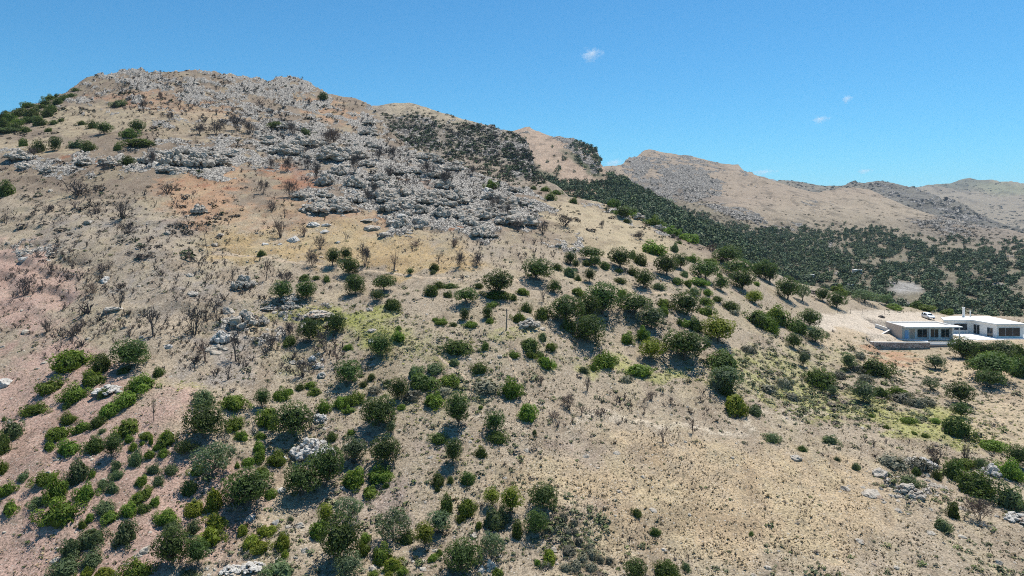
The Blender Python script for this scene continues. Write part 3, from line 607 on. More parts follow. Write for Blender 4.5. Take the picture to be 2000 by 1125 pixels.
# ------------------------------------------------------------------ where things stand (photo column, photo row of the foot, width and height there)
BUSHES = {
'b': '''143 731 85 52;183 755 55 29;278 767 62 34;100 769 55 30;148 787 62 35;248 793 60 29;71 812 52 24;213 817 51 30;133 832 37 26;160 848 36 26;114 862 55 31;250 852 54 33;456 801 62 30;460 841 44 28;
471 862 31 20;97 881 28 20;136 892 46 32;286 858 32 15;252 865 22 14;260 883 20 20;278 871 11 10;295 871 12 15;327 873 44 35;306 880 19 13;292 896 24 17;320 893 24 16;5 930 25 30;14 969 38 26;20 1006 36 28;
90 947 44 25;111 986 48 55;118 1023 82 46;180 936 16 20;167 980 46 34;276 950 28 20;286 970 33 18;271 983 38 22;302 990 25 18;252 1011 42 30;216 1020 40 23;175 1022 19 20;160 1035 19 19;325 1024 53 29;268 1135 65 40;
386 929 34 22;484 912 30 20;463 916 14 13;549 784 38 24;566 770 18 12;606 760 26 15;616 774 26 17;525 835 60 40;632 809 36 26;666 801 36 28;693 790 44 22;681 807 28 12;686 850 20 12;510 860 22 16;880 752 52 22;785 800 22 10;
848 796 52 30;780 668 34 20;779 647 16 11;920 640 33 13;859 634 34 10;679 685 22 12;998 779 52 38;938 800 12 8;505 886 30 24;506 906 30 25;539 912 44 30;513 934 34 22;527 977 28 22;691 955 56 38;742 939 66 26;723 969 42 20;
754 954 15 10;622 1056 46 40;713 1066 28 26;711 1088 30 28;745 1105 46 38;786 1125 28 18;730 1128 26 12;912 1012 46 40;899 1022 22 18;845 1097 26 15;858 1086 15 14;935 1035 18 16;972 1128 28 18;1051 1107 14 14;
970 584 58 18;958 633 20 12;962 600 28 10;850 629 16 9;864 632 20 10;1273 502 62 30;1350 515 27 17;1387 518 34 14;1477 560 20 10;1343 561 22 14;1363 558 44 14;1381 579 23 15;1020 579 30 17;1127 577 35 16;1214 584 28 20;
1296 603 32 20;1295 618 26 22;1377 597 34 18;1378 619 36 22;1013 637 30 28;1075 687 28 18;1065 721 40 27;1003 700 24 14;1180 717 55 28;1159 726 19 16;1247 736 54 25;1224 674 32 24;1256 672 30 32;1030 827 45 40;
1636 572 42 23;1745 606 42 12;1798 606 52 14;1516 640 60 40;1500 655 40 35;1757 777 42 20;1774 828 38 14;1827 828 24 12;1701 817 13 9;1731 838 14 8;1806 856 18 10;1786 850 14 7;1936 882 62 25;1972 943 62 44;1882 918 42 22;
960 367 28 18;1215 422 40 18;1275 440 42 25;1345 470 50 22;1312 452 40 20;1064 372 20 12;1038 700 26 14;1340 640 30 16;1950 730 70 44;8 825 9 12;100 195 26 12;35 246 26 20;1850 600 30 12''',
'd': '''1900 706 50 34;1945 712 60 40;1978 736 60 46;1918 728 50 36;1985 705 40 34;199 731 52 40;243 731 30 14;310 738 30 20;203 780 24 21;130 799 24 13;191 838 33 26;5 896 40 48;186 890 46 39;370 968 38 28;280 1005 26 22;586 764 22 14;648 865 23 22;826 760 66 30;894 691 64 26;948 684 20 16;
935 731 37 22;886 639 16 9;566 677 35 20;710 757 20 12;725 744 21 15;756 755 14 14;857 867 36 22;972 867 40 26;939 897 29 22;857 951 30 27;880 945 16 15;914 947 36 24;855 962 13 10;873 1010 36 44;795 1067 38 28;
1010 1058 26 40;1301 1132 58 34;1244 1010 25 16;1280 1048 25 16;1467 1048 12 10;1044 853 10 14;510 504 20 16;594 548 30 12;618 548 17 10;638 554 19 16;766 608 46 24;842 580 34 22;857 567 24 18;880 565 29 12;
875 584 22 16;848 531 21 16;935 565 18 13;1088 530 23 16;1145 521 19 13;1129 553 14 17;1181 529 25 17;1209 533 21 10;1235 508 22 18;1250 523 32 26;1475 537 24 22;1406 545 16 14;1235 541 22 18;1210 555 24 13;
1322 557 27 16;1003 590 14 16;1060 630 34 32;1426 608 38 20;1400 590 22 12;1480 645 60 40;1110 652 28 30;1028 614 25 22;1328 640 13 18;1358 652 36 34;1033 687 50 27;1054 698 26 12;1413 730 86 44;1418 776 44 30;
1556 655 46 34;1599 764 64 44;1706 740 72 40;1720 779 34 24;1868 860 62 45;1864 946 50 48;1906 977 80 54;1862 1020 28 38;1788 932 22 20;1830 942 22 25;1567 883 20 12;1791 598 27 20;1992 750 40 50;
229 295 18 18;275 285 74 18;250 322 30 22;12 385 40 38;105 243 18 10;8 252 28 26;52 242 20 18;92 230 26 20;82 212 20 10;55 210 30 14;12 216 10 8;110 177 10 8;254 269 36 24;46 288 22 22;75 298 35 28;173 296 36 24;
540 250 36 17;631 193 18 17;596 264 24 15;1075 390 24 16;1120 398 22 14;1200 402 34 22;1224 438 16 12;1238 415 22 18;1327 478 12 8;1087 372 24 12;1042 368 18 10;160 245 18 12;181 252 21 20;18 240 30 26;30 258 34 22;60 232 34 24;78 246 30 20;100 222 30 22;68 222 26 18;40 228 34 20;112 205 26 16;125 196 22 14;5 238 20 24;88 206 24 14;140 190 18 10;95 258 18 10;148 178 14 8;52 258 22 12;120 238 14 8''',
'g': '''200 848 15 12;25 864 44 44;266 910 28 30;47 941 25 20;76 989 37 20;154 950 48 52;228 919 24 20;229 937 28 20;202 954 24 18;219 965 28 22;265 914 28 33;299 928 27 22;335 927 28 20;309 950 24 20;206 1003 42 25;336 1043 33 25;
245 1066 55 48;180 1073 52 43;140 1096 44 44;180 1111 48 35;130 1126 60 34;378 1046 30 32;370 1128 38 14;811 741 36 28;849 730 42 20;886 716 28 15;503 972 25 35;548 1128 66 30;568 1021 14 12;1340 1118 20 20;
846 538 14 11;1111 546 28 25;1337 545 18 18;1318 497 20 22;1286 569 28 18;1355 577 27 16;1060 668 19 20;1139 730 22 14;1473 814 32 22;1671 921 20 17;1635 902 12 10;1621 870 32 20;1507 865 35 20;1912 920 24 28;
1974 1008 60 60;1840 1040 40 26;1776 953 50 22;398 795 55 32;70 240 30 18;20 258 60 12;150 289 32 18;232 208 36 16;965 1040 54 50''',
'y': '''412 1066 52 36;422 1035 48 32;380 1009 50 32;418 1004 44 52;473 1048 28 24;515 1047 34 20;530 1042 28 16;508 1080 44 26;551 1080 36 38;490 1071 40 28;557 1092 18 18;170 1128 30 20;205 1130 42 22;767 1117 42 28;760 1130 20 14;1073 1101 37 26;1435 815 62 45''',
's': '''803 785 42 26;868 768 40 14;950 765 70 25;731 768 36 14;1224 750 31 19;1742 915 64 26;1795 925 56 34;1100 1020 24 20;1122 1029 22 18;1087 1041 20 15;1110 1045 20 15;1123 1045 18 14;1131 1069 24 22;1152 1079 22 18;1112 1084 38 20;1157 1094 24 20;1172 1102 20 18;
1140 1099 26 18;1190 1104 22 18;1125 1112 32 20;1155 1117 32 20;1107 1117 30 18;1068 1109 24 14;1400 760 40 20;1500 770 44 22;1530 760 40 24;1545 785 38 20;1640 745 36 22;1670 730 40 22;1690 750 34 20;1760 790 50 26;1790 800 40 26;1815 796 34 20;1570 700 36 20;1680 705 30 20;1460 690 40 18;1434 618 22 14'''}
TREES = {
't': '''255 718 72 58;400 855 80 66;220 893 38 48;361 888 38 30;480 990 92 72;335 1105 70 72;383 1108 48 62;513 797 32 40;573 850 78 66;752 906 64 55;779 780 40 44;894 833 54 70;743 696 50 45;680 750 55 48;885 906 40 52;967 843 40 42;588 968 72 66;
637 950 72 78;665 1098 84 90;902 1118 74 68;1063 993 60 50;1048 1042 48 46;1241 1132 46 40;651 520 30 38;676 508 25 26;683 538 40 36;551 585 42 38;597 588 40 42;750 569 46 32;737 587 26 22;911 594 45 32;801 537 14 14;
973 575 60 48;1050 547 54 40;1114 516 23 24;1125 525 15 18;1154 508 42 24;1163 521 22 22;1152 551 21 26;1211 523 42 36;1301 538 44 38;1328 525 30 28;1378 548 52 36;1421 517 50 34;1442 541 50 32;1493 547 38 36;1409 567 27 27;
1450 566 45 38;1258 563 34 34;1083 572 24 24;1176 613 68 58;1105 630 62 50;1148 626 46 48;1240 615 60 38;1341 616 54 44;1505 552 30 40;1538 586 46 45;1607 588 28 27;1634 602 36 34;1583 640 44 36;1551 680 32 30;1880 700 52 42;
1920 697 34 30;1938 740 82 50;1877 788 48 44;1876 815 38 28;1990 912 44 44;203 262 32 24;268 260 30 26;1217 426 30 22;605 666 48 45''',
'T': '''740 831 70 58;657 648 36 38;693 575 42 40;907 625 19 24;952 621 21 24;1150 668 60 48;1338 703 86 56;107 294 22 28;1935 757 50 34''',
'o': '''415 932 78 70;692 900 53 48;680 1018 54 50;680 1128 56 50;768 1056 66 60;858 1040 50 45;960 1090 55 48;1273 643 52 44;1418 762 68 50;1689 591 50 26;1730 596 26 22;1828 721 38 30;1818 762 34 26;1686 785 46 42;1627 775 20 24;1569 716 22 30;1567 588 30 36''',
'y': '''829 1070 40 54;960 990 36 40;998 1006 46 60;636 1024 36 44;1273 702 50 42;1404 667 62 46;1474 592 30 24''',
'g': '''1592 668 40 32;1656 722 27 36;1958 700 52 36;764 846 20 25'''}
DEADS = {
'fan': '''240 427 42 34;50 577 46 42;93 648 36 26;380 653 56 62;548 464 34 38;594 462 26 22;625 487 28 26;530 680 26 30;590 736 32 36;1104 442 36 24;1060 458 28 26;1013 452 30 28;1250 468 22 18;1176 446 14 16;1829 905 46 36;1885 898 32 32;98 537 24 26;181 573 26 24;
11 440 20 26;1110 796 34 28;1147 764 22 32;1310 790 18 16;1056 752 18 20;1271 782 28 18''',
'tree': '''299 658 52 56;401 705 34 44;460 707 36 54;636 687 42 44;659 711 30 34;422 620 30 46;389 528 30 34;234 605 26 35;192 622 14 16;520 548 24 42;372 512 20 24''',
'tall': '''445 742 18 34;474 722 12 26;300 823 10 48;455 548 14 30;556 426 14 24;1296 864 26 34;1354 847 20 32;1260 810 12 24;1204 790 10 20;1252 836 8 20;1136 812 18 24;1325 858 6 14;1230 807 8 14;770 530 20 40;857 515 12 24;1061 590 16 28;124 604 14 16;676 470 16 18''',
'low': '''247 456 44 22;92 415 22 16;187 418 25 20;282 505 60 14;205 528 50 18;145 655 46 28;530 412 24 20;812 480 30 10;886 482 24 16;1172 810 26 12;1082 817 26 14;1390 490 28 18;153 380 60 30;328 377 38 20''',
'brush': '''610 520 32 32;713 520 30 42;897 522 32 30;930 520 32 28;557 550 40 20;568 658 36 30;1912 1016 52 42;388 262 32 22;422 264 36 28;464 255 40 30;490 260 34 24;294 328 24 40;204 338 14 26;280 215 22 20;314 194 14 14;333 238 14 18;835 340 34 26;693 336 30 36;
765 311 30 26;738 312 28 28;922 343 26 20;761 348 22 22;650 282 44 30;572 262 32 22;532 330 24 24;560 334 34 30;600 330 34 26;617 350 28 34;513 378 24 28;565 385 32 32;735 385 30 30;870 365 30 34;603 205 12 14;63 305 32 20;965 410 34 30;990 420 26 24;720 390 24 22;640 275 30 20'''}
BOULDERS = {
'pale': '''47 509 20 14;205 554 24 22;610 703 20 15;622 718 24 12;630 704 10 6;548 899 22 18;725 670 18 12;573 475 26 25;614 442 26 14;636 442 20 10;636 456 22 12;517 480 12 10;548 480 10 8;660 476 9 8;490 1016 20 18;537 1027 14 20;551 960 18 14;669 956 12 12;940 1122 16 28;958 1115 26 34;6 758 30 28;330 680 16 12;373 927 10 10''',
'grey': '''379 579 22 18;327 458 20 11;420 481 14 9;432 463 16 13;175 438 18 14;220 606 36 14;372 540 16 10;278 663 14 13;693 416 28 18;730 450 32 18;720 432 34 8;750 460 20 13;722 607 18 10;725 648 18 10;1719 929 32 20;1700 968 40 16;1650 957 22 12;1553 897 24 12;585 1029 20 14;596 1078 16 14;925 1046 18 8;446 613 28 22'''}
OUTCROPS = {
'grey': '''390 420 34 24;475 566 46 34;480 642 60 40;626 420 78 36;785 450 42 32;862 428 38 28;907 420 46 22;915 445 50 30;940 465 44 28;570 590 40 20;566 607 34 22;530 606 36 14;512 636 30 24;622 620 58 16;1030 640 44 22;1775 970 60 28;300 325 54 34;345 330 60 44;385 332 60 42;430 326 50 28;
40 315 50 28;95 340 30 18;215 325 40 24;165 325 34 20;635 368 44 38;690 372 44 34;740 392 50 34;790 388 46 30;840 395 44 30;760 415 50 28;820 420 40 26;700 400 44 26;870 372 44 26;600 290 60 28;560 296 46 22;650 300 54 24;700 312 46 22;890 396 46 30;940 430 46 28;980 440 36 22;1000 400 40 24;960 392 40 26;660 345 40 24;1215 400 26 14;1285 448 30 16''',
'pale': '''215 768 58 20;432 672 36 30;625 825 30 22;628 738 18 14;610 895 78 50;1935 930 40 28;1795 912 60 22;450 1118 40 16;490 1114 50 18;1990 1018 50 18'''}
def parse(s): return [tuple(float(v) for v in e.split()) for e in s.replace('\n', '').split(';') if e.strip()]
GROUPS = {'b': 'low green bushes on the hillside', 'd': 'low green bushes on the hillside', 'g': 'grey green bushes on the hillside', 'y': 'low green bushes on the hillside', 's': 'dry grey shrubs on the slope'}
THINGS = []                              # (object, kind words, px, py, w, h) for the labels
def n_of(p): return int(p[0] * 7 + p[1] * 13)
def place_bush(k, p):
    px, py, w, h = p
    hi = py < 430
    g = hill.ground(px, py - (.10 if hi else .30) * h); s = g[1] / F
    forms = BUSH[k]; me, hn = forms[n_of(p) % len(forms)]
    o = link('dry_shrub' if k == 's' else 'bush', me, None, g - np.array([0, 0, .06 * h * s]))
    o.rotation_euler = (0, 0, (n_of(p) * 1.7) % 6.28); v = .07 * math.sin(n_of(p) * 2.1)
    o.scale = (w * s * (.50 + v), w * s * (.50 - v), (.80 if hi else .80) * h * s / hn)
    tag(o, None, 'shrub' if k == 's' else 'bush', GROUPS[k]); THINGS.append((o, k, px, py, w, h)); return o
def place_tree(k, p):
    px, py, w, h = p
    g = hill.ground(px, py); s = g[1] / F
    forms = TREE[k]; i = n_of(p) % len(forms)
    if k == 't': i = 4 if h > 1.15 * w else (3 if h < .72 * w else n_of(p) % 3)
    if k == 'T': i = 1 if h < .8 * w else 0
    if k == 'y': i = 0 if h > 1.05 * w else 1
    crown, trunk, top = forms[i]
    e = bpy.data.objects.new('tree', None); COL.objects.link(e); e.location = g; e.empty_display_size = .3
    gr = 1.1 if 1000 < px < 1500 and py < 700 else 1.0
    e.rotation_euler = (0, 0, (n_of(p) * 2.3) % 6.28); e.scale = (w * s * .53 * gr, w * s * .53 * gr, h * s / top * 1.05 * gr)
    link('crown', crown, e); link('trunk', trunk, e)
    tag(e, None, 'tree', 'trees on the hillside'); THINGS.append((e, {'g': 'o'}.get(k, k), px, py, w, h)); return e
def place_dead(k, p):
    px, py, w, h = p
    g = hill.ground(px, py); s = g[1] / F; forms = DEAD[k]; i = n_of(p) % len(forms)
    o = link('burnt_shrub', dead_mesh(k, i, M_BROWN if (py > 780 or n_of(p) % 4 == 0) else M_CHAR), None, g)
    o.rotation_euler = (0, 0, (n_of(p) * 1.1) % 6.28); o.scale = (w * s * .52, w * s * .52, h * s)
    tag(o, None, 'burnt shrub', 'bare burnt shrubs on the slope'); THINGS.append((o, k, px, py, w, h)); return o
def place_rock(k, p, crag=False):
    px, py, w, h = p
    g = hill.ground(px, py - .25 * h); s = g[1] / F
    m = M_PALE if k == 'pale' else M_ROCK
    me = (CM if crag else BM)[m.name][n_of(p) % 6]
    o = link('rock_outcrop' if crag else 'boulder', me, None, g - np.array([0, 0, .1 * h * s]))
    o.rotation_euler = (0, 0, (n_of(p) * 1.9) % 6.28)
    o.scale = (w * s * .56, w * s * .56, h * s * (1.0 if crag else .62))
    tag(o, None, 'rock outcrop' if crag else 'boulder', 'limestone outcrops' if crag else 'loose limestone boulders')
    THINGS.append((o, ('C' if crag else 'R') + k, px, py, w, h)); return o
for k, s in BUSHES.items():
    for p in parse(s): place_bush(k, p)
for k, s in TREES.items():
    for p in parse(s): place_tree(k, p)
for k, s in DEADS.items():
    for p in parse(s): place_dead(k, p)
for k, s in BOULDERS.items():
    for p in parse(s): place_rock(k, p)
for k, s in OUTCROPS.items():
    for p in parse(s): place_rock(k, p, True)
# ------------------------------------------------------------------ ground cover nobody could count
def sample(terr, n, dens, u0=-60, u1=2060, v0=130, v1=1170, seed_=1):
    """n tries over the visible ground, kept where dens(column, row) says so"""
    r = np.random.default_rng(seed_); px = r.uniform(u0, u1, n); py = r.uniform(v0, v1, n)
    keep = r.random(n) < dens(px, py); px = px[keep]; py = py[keep]
    g, ok = terr.grounds(px, py); return g[ok], px[ok], py[ok]
def scatter(name, mat, pts, sizes, forms, cols, r, hscale=None, sink=0.0, kind='stuff', attr='col', jitter=.25):
    """one mesh of many small copies: forms = [(V, Q)], sizes in metres, cols per copy"""
    Vs = []; Qs = []; Cs = []; o = 0; nq = forms[0][1].shape[1]
    which = r.integers(0, len(forms), len(pts)); ang = r.uniform(0, 6.283, len(pts))
    hs = np.ones(len(pts)) if hscale is None else hscale
    for k, (V, Q) in enumerate(forms):
        idx = np.nonzero(which == k)[0]
        if not len(idx): continue
        c = np.cos(ang[idx])[:, None]; s_ = np.sin(ang[idx])[:, None]; S = sizes[idx][:, None]
        W = np.stack([(V[None, :, 0] * c - V[None, :, 1] * s_) * S, (V[None, :, 0] * s_ + V[None, :, 1] * c) * S, V[None, :, 2] * S * hs[idx][:, None] - sink * S], 2) + pts[idx][:, None]
        Vs.append(W.reshape(-1, 3)); n = len(V)
        Qs.append((Q[None] + (np.arange(len(idx)) * n)[:, None, None] + o).reshape(-1, nq)); o += len(idx) * n
        C = cols[idx][:, None] * r.uniform(1 - jitter, 1 + jitter, (len(idx), n // nq if n % nq == 0 and attr == 'col' and nq == 4 else n))[..., None]
        if C.shape[1] != n: C = np.repeat(C, nq, axis=1)
        Cs.append(C.reshape(-1, 3))
    V = np.concatenate(Vs); Q = np.concatenate(Qs); Cc = np.concatenate(Cs)
    me = mesh_np(name, V, Q if nq == 4 else None, mat, attrs={'col': Cc}, tris=Q if nq == 3 else None)
    return tag(link(name, me), kind=kind)
def tuft_form(r, n=7, w=.24):
    V = []; Q = []
    for i in range(n):
        a = r.uniform(0, 6.283); t = r.uniform(.15, .8); d = np.array([math.cos(a) * t, math.sin(a) * t, 1]); d /= np.linalg.norm(d); b = np.array([-math.sin(a), math.cos(a), 0]) * w * r.uniform(.6, 1.2)
        p = np.array([math.cos(a), math.sin(a), 0]) * .25 * r.random(); l = r.uniform(.6, 1.1)
        V += [p - b, p + b, p + d * l + b * .3, p + d * l - b * .3]; Q.append([4 * i, 4 * i + 1, 4 * i + 2, 4 * i + 3])
    return np.array(V), np.array(Q)
def cushion_form(r, n=34, size=.22):
    V, Q, t = leaves(r, up_dirs(r, 7, .05, 1) * .45, [.42] * 7, n * 2, size, zmin=-.1); return V * np.array([1, 1, .8]), Q
def far_tree_form(r, n=44):
    D = up_dirs(r, 9, -.3, 1); C = D * .58 + np.array([0, 0, .8]); V, Q, t = leaves(r, C, r.uniform(.3, .5, 9), n * 2, .22, zmin=-.1); return V, Q
def brush_form(r, n=16):
    V, Q = twigs(r, 5, 1.0, .9, 1, .035, (2, 4)); return V, Q
r = np.random.default_rng(99)
TUFT = [tuft_form(r) for _ in range(6)]; CUSH = [cushion_form(r) for _ in range(6)]; FART = [far_tree_form(r) for _ in range(8)]; BRSH = [brush_form(r) for _ in range(6)]
SMALLROCK = [rock_form(np.random.default_rng(500 + i), ICO1, .35, 9) for i in range(8)]
M_COVER = attr_material('ground_cover')
def pal(n, cols, r): c = np.array(cols); return c[r.integers(0, len(c), n)] * r.uniform(.75, 1.25, (n, 1))
def nz(px, py, s, o=0): return fbm(px / s + o, py / (s * .5) + o, 3)
open_ground = lambda px, py: 1 - blobs(px, py, [(1690, 632, 90, 24, 6), (1790, 625, 70, 14, 0), (1860, 655, 130, 26, 0)])
# short dry grass tufts everywhere, thick in the old field
def dn(px, py): return np.clip((.34 + 2.2 * (nz(px, py, 44) - .5)) * (.45 + .55 * sstep(500, 800, py)) + .5 * blobs(px, py, [(1400, 1000, 460, 150, 4)]) * sstep(.30, .62, nz(px, py, 26, 13)), 0, 1) * open_ground(px, py) * (1 - .5 * blobs(px, py, [(150, 950, 300, 250, 0)]))
g, px, py = sample(hill, 190000, dn, seed_=3); n = len(g)
scatter('dry_grass', M_COVER, g, (.05 + r.gamma(1.5, .052, n)) * (1 + .9 * sstep(120, 260, g[:, 1])), TUFT, pal(n, [(.36, .28, .16), (.30, .23, .14), (.22, .165, .105), (.42, .34, .21), (.40, .31, .18), (.17, .13, .09)], r), r, r.uniform(.45, .9, n))
# yellow-green spurge in bloom and fresh green turf
def dn(px, py): return np.clip(blobs(px, py, [(640, 612, 150, 18, 3, 1), (720, 635, 110, 34, 10, 1), (800, 665, 160, 40, 5, .6), (1250, 728, 130, 18, 8, .7), (1780, 815, 190, 36, 12, .95), (1600, 792, 120, 32, 8, .8), (1500, 738, 160, 42, 8, .45), (1650, 700, 160, 40, 8, .4), (1100, 690, 120, 30, 8, .25), (1900, 790, 80, 40, 20, .3), (370, 755, 30, 14, 0, .5), (1000, 655, 50, 10, 0, .6), (800, 780, 120, 40, 0, .3), (900, 870, 80, 40, 0, .15)]) * (nz(px, py, 40, 5) * 1.6 - .2), 0, 1)
g, px, py = sample(hill, 110000, dn, seed_=4); n = len(g)
scatter('yellow_spurge', M_COVER, g, r.uniform(.14, .36, n), CUSH, pal(n, [(.31, .31, .075), (.38, .37, .11), (.22, .24, .06), (.17, .20, .05), (.34, .33, .15)], r), r, np.full(n, .75))
# grey-green cushions of thorny scrub
def dn(px, py):
    m = blobs(px, py, [(1640, 740, 210, 84, 8, 1), (1250, 640, 260, 110, 10, .40), (1110, 1060, 70, 90, 0, .8), (1850, 780, 180, 70, 10, .6), (1850, 930, 120, 70, 0, .5), (720, 790, 240, 110, 0, .14), (950, 760, 80, 40, 0, .6), (880, 670, 100, 30, 0, .5), (850, 600, 220, 60, 0, .22),
        (1450, 610, 120, 60, 0, .3), (1000, 890, 60, 120, 0, .16), (1700, 600, 90, 10, 0, .4), (1230, 800, 200, 40, 0, .16), (150, 650, 160, 60, 0, .12), (320, 480, 260, 90, 0, .10), (1200, 460, 160, 40, 15, .14)])
    m = np.maximum(m, .17 * sstep(430, 520, py) * sstep(300, 520, px) * (1 - .92 * blobs(px, py, [(1420, 980, 480, 150, 4)])))
    return np.clip(m * (nz(px, py, 50, 9) * 1.8 - .35), 0, 1) * open_ground(px, py)
g, px, py = sample(hill, 110000, dn, seed_=5); n = len(g)
scatter('thorny_scrub', M_COVER, g, (.12 + r.gamma(2.2, .11, n)) * (1 + .35 * blobs(px, py, [(1640, 740, 230, 90, 8)])), CUSH, pal(n, [(.115, .135, .07), (.145, .155, .085), (.19, .18, .12), (.09, .105, .055), (.17, .14, .11), (.11, .135, .05), (.22, .21, .12), (.16, .18, .07)], r), r, r.uniform(.7, 1.0, n))
# small green sprouts
def dn(px, py): return (1 - .8 * blobs(px, py, [(1420, 980, 480, 150, 4)])) * np.clip(.05 + .16 * (nz(px, py, 70, 3) - .35) + .06 * blobs(px, py, [(250, 950, 250, 200, 0), (750, 850, 250, 130, 0)]), 0, 1) * open_ground(px, py)
g, px, py = sample(hill, 14000, dn, v0=330, seed_=6); n = len(g)
scatter('green_sprouts', M_COVER, g, r.uniform(.18, .42, n), CUSH, pal(n, [(.05, .085, .02), (.08, .11, .03), (.10, .11, .05), (.06, .07, .03)], r), r, r.uniform(.6, 1.0, n))
# charred twigs and stubs on the burnt slope
def dn(px, py):
    m = blobs(px, py, [(230, 520, 300, 150, 0, .85), (700, 330, 320, 95, 14, 1), (400, 235, 300, 70, 8, .8), (560, 225, 220, 60, 14, .8), (430, 690, 120, 60, 0, .6), (900, 470, 180, 60, 10, .5), (600, 690, 100, 70, 0, .4), (150, 400, 200, 60, 0, .5), (520, 400, 200, 60, 0, .4), (1240, 800, 200, 40, 0, .25), (1750, 880, 150, 30, 0, .2), (480, 170, 200, 40, 10, .35)])
    return np.clip(m * (nz(px, py, 60, 21) * 2.2 - .7), 0, 1)
g, px, py = sample(hill, 80000, dn, seed_=7); n = len(g)
scatter('charred_twigs', M_COVER, g, (.3 + r.gamma(2.0, .28, n)) * (1 + .9 * sstep(180, 330, g[:, 1])), BRSH, pal(n, [(.085, .07, .062), (.12, .098, .085), (.065, .055, .05), (.15, .115, .095)], r), r)
# small dark scrub on the upper slopes
def dn(px, py):
    m = blobs(px, py, [(300, 165, 200, 30, 3, .9), (420, 215, 260, 60, 10, .6), (560, 200, 160, 50, 14, .7), (620, 230, 140, 50, 20, .5), (480, 185, 120, 26, 10, .6), (730, 260, 60, 30, 30, .5), (90, 230, 110, 34, -20, .8), (280, 180, 170, 34, 0, .3), (700, 300, 220, 60, 14, .4), (960, 380, 120, 30, 10, .4), (250, 420, 260, 90, 0, .2), (80, 320, 100, 40, 0, .3), (1050, 400, 120, 40, 20, .3), (1240, 430, 90, 26, 25, .7), (1400, 490, 80, 22, 25, .6), (1560, 552, 80, 20, 20, .5)])
    return np.clip(m * (nz(px, py, 36, 33) * 2.2 - .75), 0, 1)
g, px, py = sample(hill, 48000, dn, v1=580, seed_=8); n = len(g)
scatter('dark_scrub', M_COVER, g, (.3 + r.gamma(2, .25, n)), CUSH, pal(n, [(.065, .06, .05), (.085, .072, .06), (.045, .055, .03), (.115, .098, .082), (.05, .07, .03), (.10, .085, .075)], r), r, r.uniform(.6, 1.0, n))
# loose stones
def dn(px, py):
    m = np.clip(blobs(px, py, ROCKS), 0, 1) * sstep(.44, .68, strata(px, py)) * (.95 - .60 * (py < 240)) + .03 + blobs(px, py, [(60, 485, 80, 12, 8, .5), (430, 672, 30, 26, 0, .9), (610, 890, 44, 30, 0, .9), (480, 1115, 70, 14, 0, .7), (620, 735, 40, 40, 0, .4), (1950, 1000, 70, 30, 20, .3), (1795, 955, 90, 40, 0, .3), (560, 470, 130, 40, 0, .12), (630, 825, 20, 14, 0, .8), (1910, 935, 60, 30, 0, .4), (400, 440, 100, 40, 0, .12)])
    return np.clip(m * (nz(px, py, 40, 41) * 2.4 - .6), 0, 1) * open_ground(px, py)
g, px, py = sample(hill, 90000, dn, seed_=9); n = len(g)
inb = np.clip(blobs(px, py, ROCKS), 0, 1)
sz = r.gamma(1.25, .34, n) * (.35 + .75 * inb) * (1 + .6 * sstep(220, 400, g[:, 1])) + .05
M_STONE = rock_material('loose_stones', (0.22, 0.185, 0.145), (0.53, 0.475, 0.395), (0.12, 0.10, 0.08))
big = np.argsort(-sz * F / g[:, 1] ** .8 * (py < 470) * (inb > .45) * (py > 205 - .0 * px + .06 * np.maximum(px - 350, 0)))[:170]
small = np.ones(n, bool); small[big] = False
scatter('loose_stones', M_STONE, g[small], np.minimum(sz[small], 2.2), SMALLROCK, np.ones((small.sum(), 3)), r, r.uniform(.55, .95, small.sum()), sink=.2)
for q, i in enumerate(big):
    if q % 2 == 0:
        o = link('rock_outcrop', CM[M_ROCK.name][i % 6], None, g[i] - np.array([0, 0, .1 * sz[i]])); o.scale = (sz[i] * 2.0 + 1.1, sz[i] * 1.6 + .8, sz[i] * 1.5 + .9); o.rotation_euler = (0, 0, .3 + r.normal() * .35)
        tag(o, 'broken grey limestone ledge among the crags of the rocky band', 'rock outcrop', 'limestone ledges of the rocky band'); continue
    o = link('boulder', BM[M_ROCK.name if i % 3 else M_PALE.name][i % 6], None, g[i] - np.array([0, 0, .15 * sz[i]])); o.scale = (sz[i] * 1.15, sz[i] * 1.1, sz[i] * .85); o.rotation_euler = (r.normal() * .2, r.normal() * .2, r.uniform(0, 6.28))
    tag(o, 'jagged grey limestone boulder among the crags of the rocky band', 'boulder', 'jagged boulders of the rocky band')
# far-off woods
def wood(name, terr, n, dens, size, cols, v0, v1, u0, u1, seed_, forms=None, h=(.8, 1.1)):
    g, px, py = sample(terr, n, dens, u0, u1, v0, v1, seed_); m = len(g)
    return scatter(name, M_COVER, g, r.uniform(size[0], size[1], m), forms or FART, pal(m, cols, r), r, r.uniform(*h, m), sink=.1)
WOOD = [(.082, .120, .066), (.125, .160, .088), (.066, .100, .058), (.165, .185, .118), (.098, .138, .068), (.135, .170, .080)]
def dn(px, py):
    top = np.interp(px, [1100, 1180, 1250, 1340, 1400, 1500, 1560, 1620, 1700, 1750, 1800, 1850, 1900, 2000, 2300], [330, 345, 380, 405, 430, 448, 446, 444, 446, 450, 462, 462, 470, 474, 500]) + (nz(px, py, 30, 3) - .5) * 24
    bare = sstep(.60, .66, nz(px, py, 26, 71)) * sstep(1560, 1640, px) * .9 + sstep(.56, .62, nz(px, py, 12, 17)) * .5 + blobs(px, py, [(1770, 568, 38, 22, 10), (1730, 512, 50, 8, -5, .8), (1880, 480, 50, 9, 0, .8), (1850, 560, 10, 40, 30, .7), (1640, 480, 20, 14, 0, .6), (1600, 560, 22, 8, -20, .9)])
    return sstep(-4, 10, py - top) * sstep(1120, 1230, px + (py - 345) * .8) * np.clip(.97 - bare, 0, 1) * np.clip(1.1 - (py - 450) / 190, .30, 1)
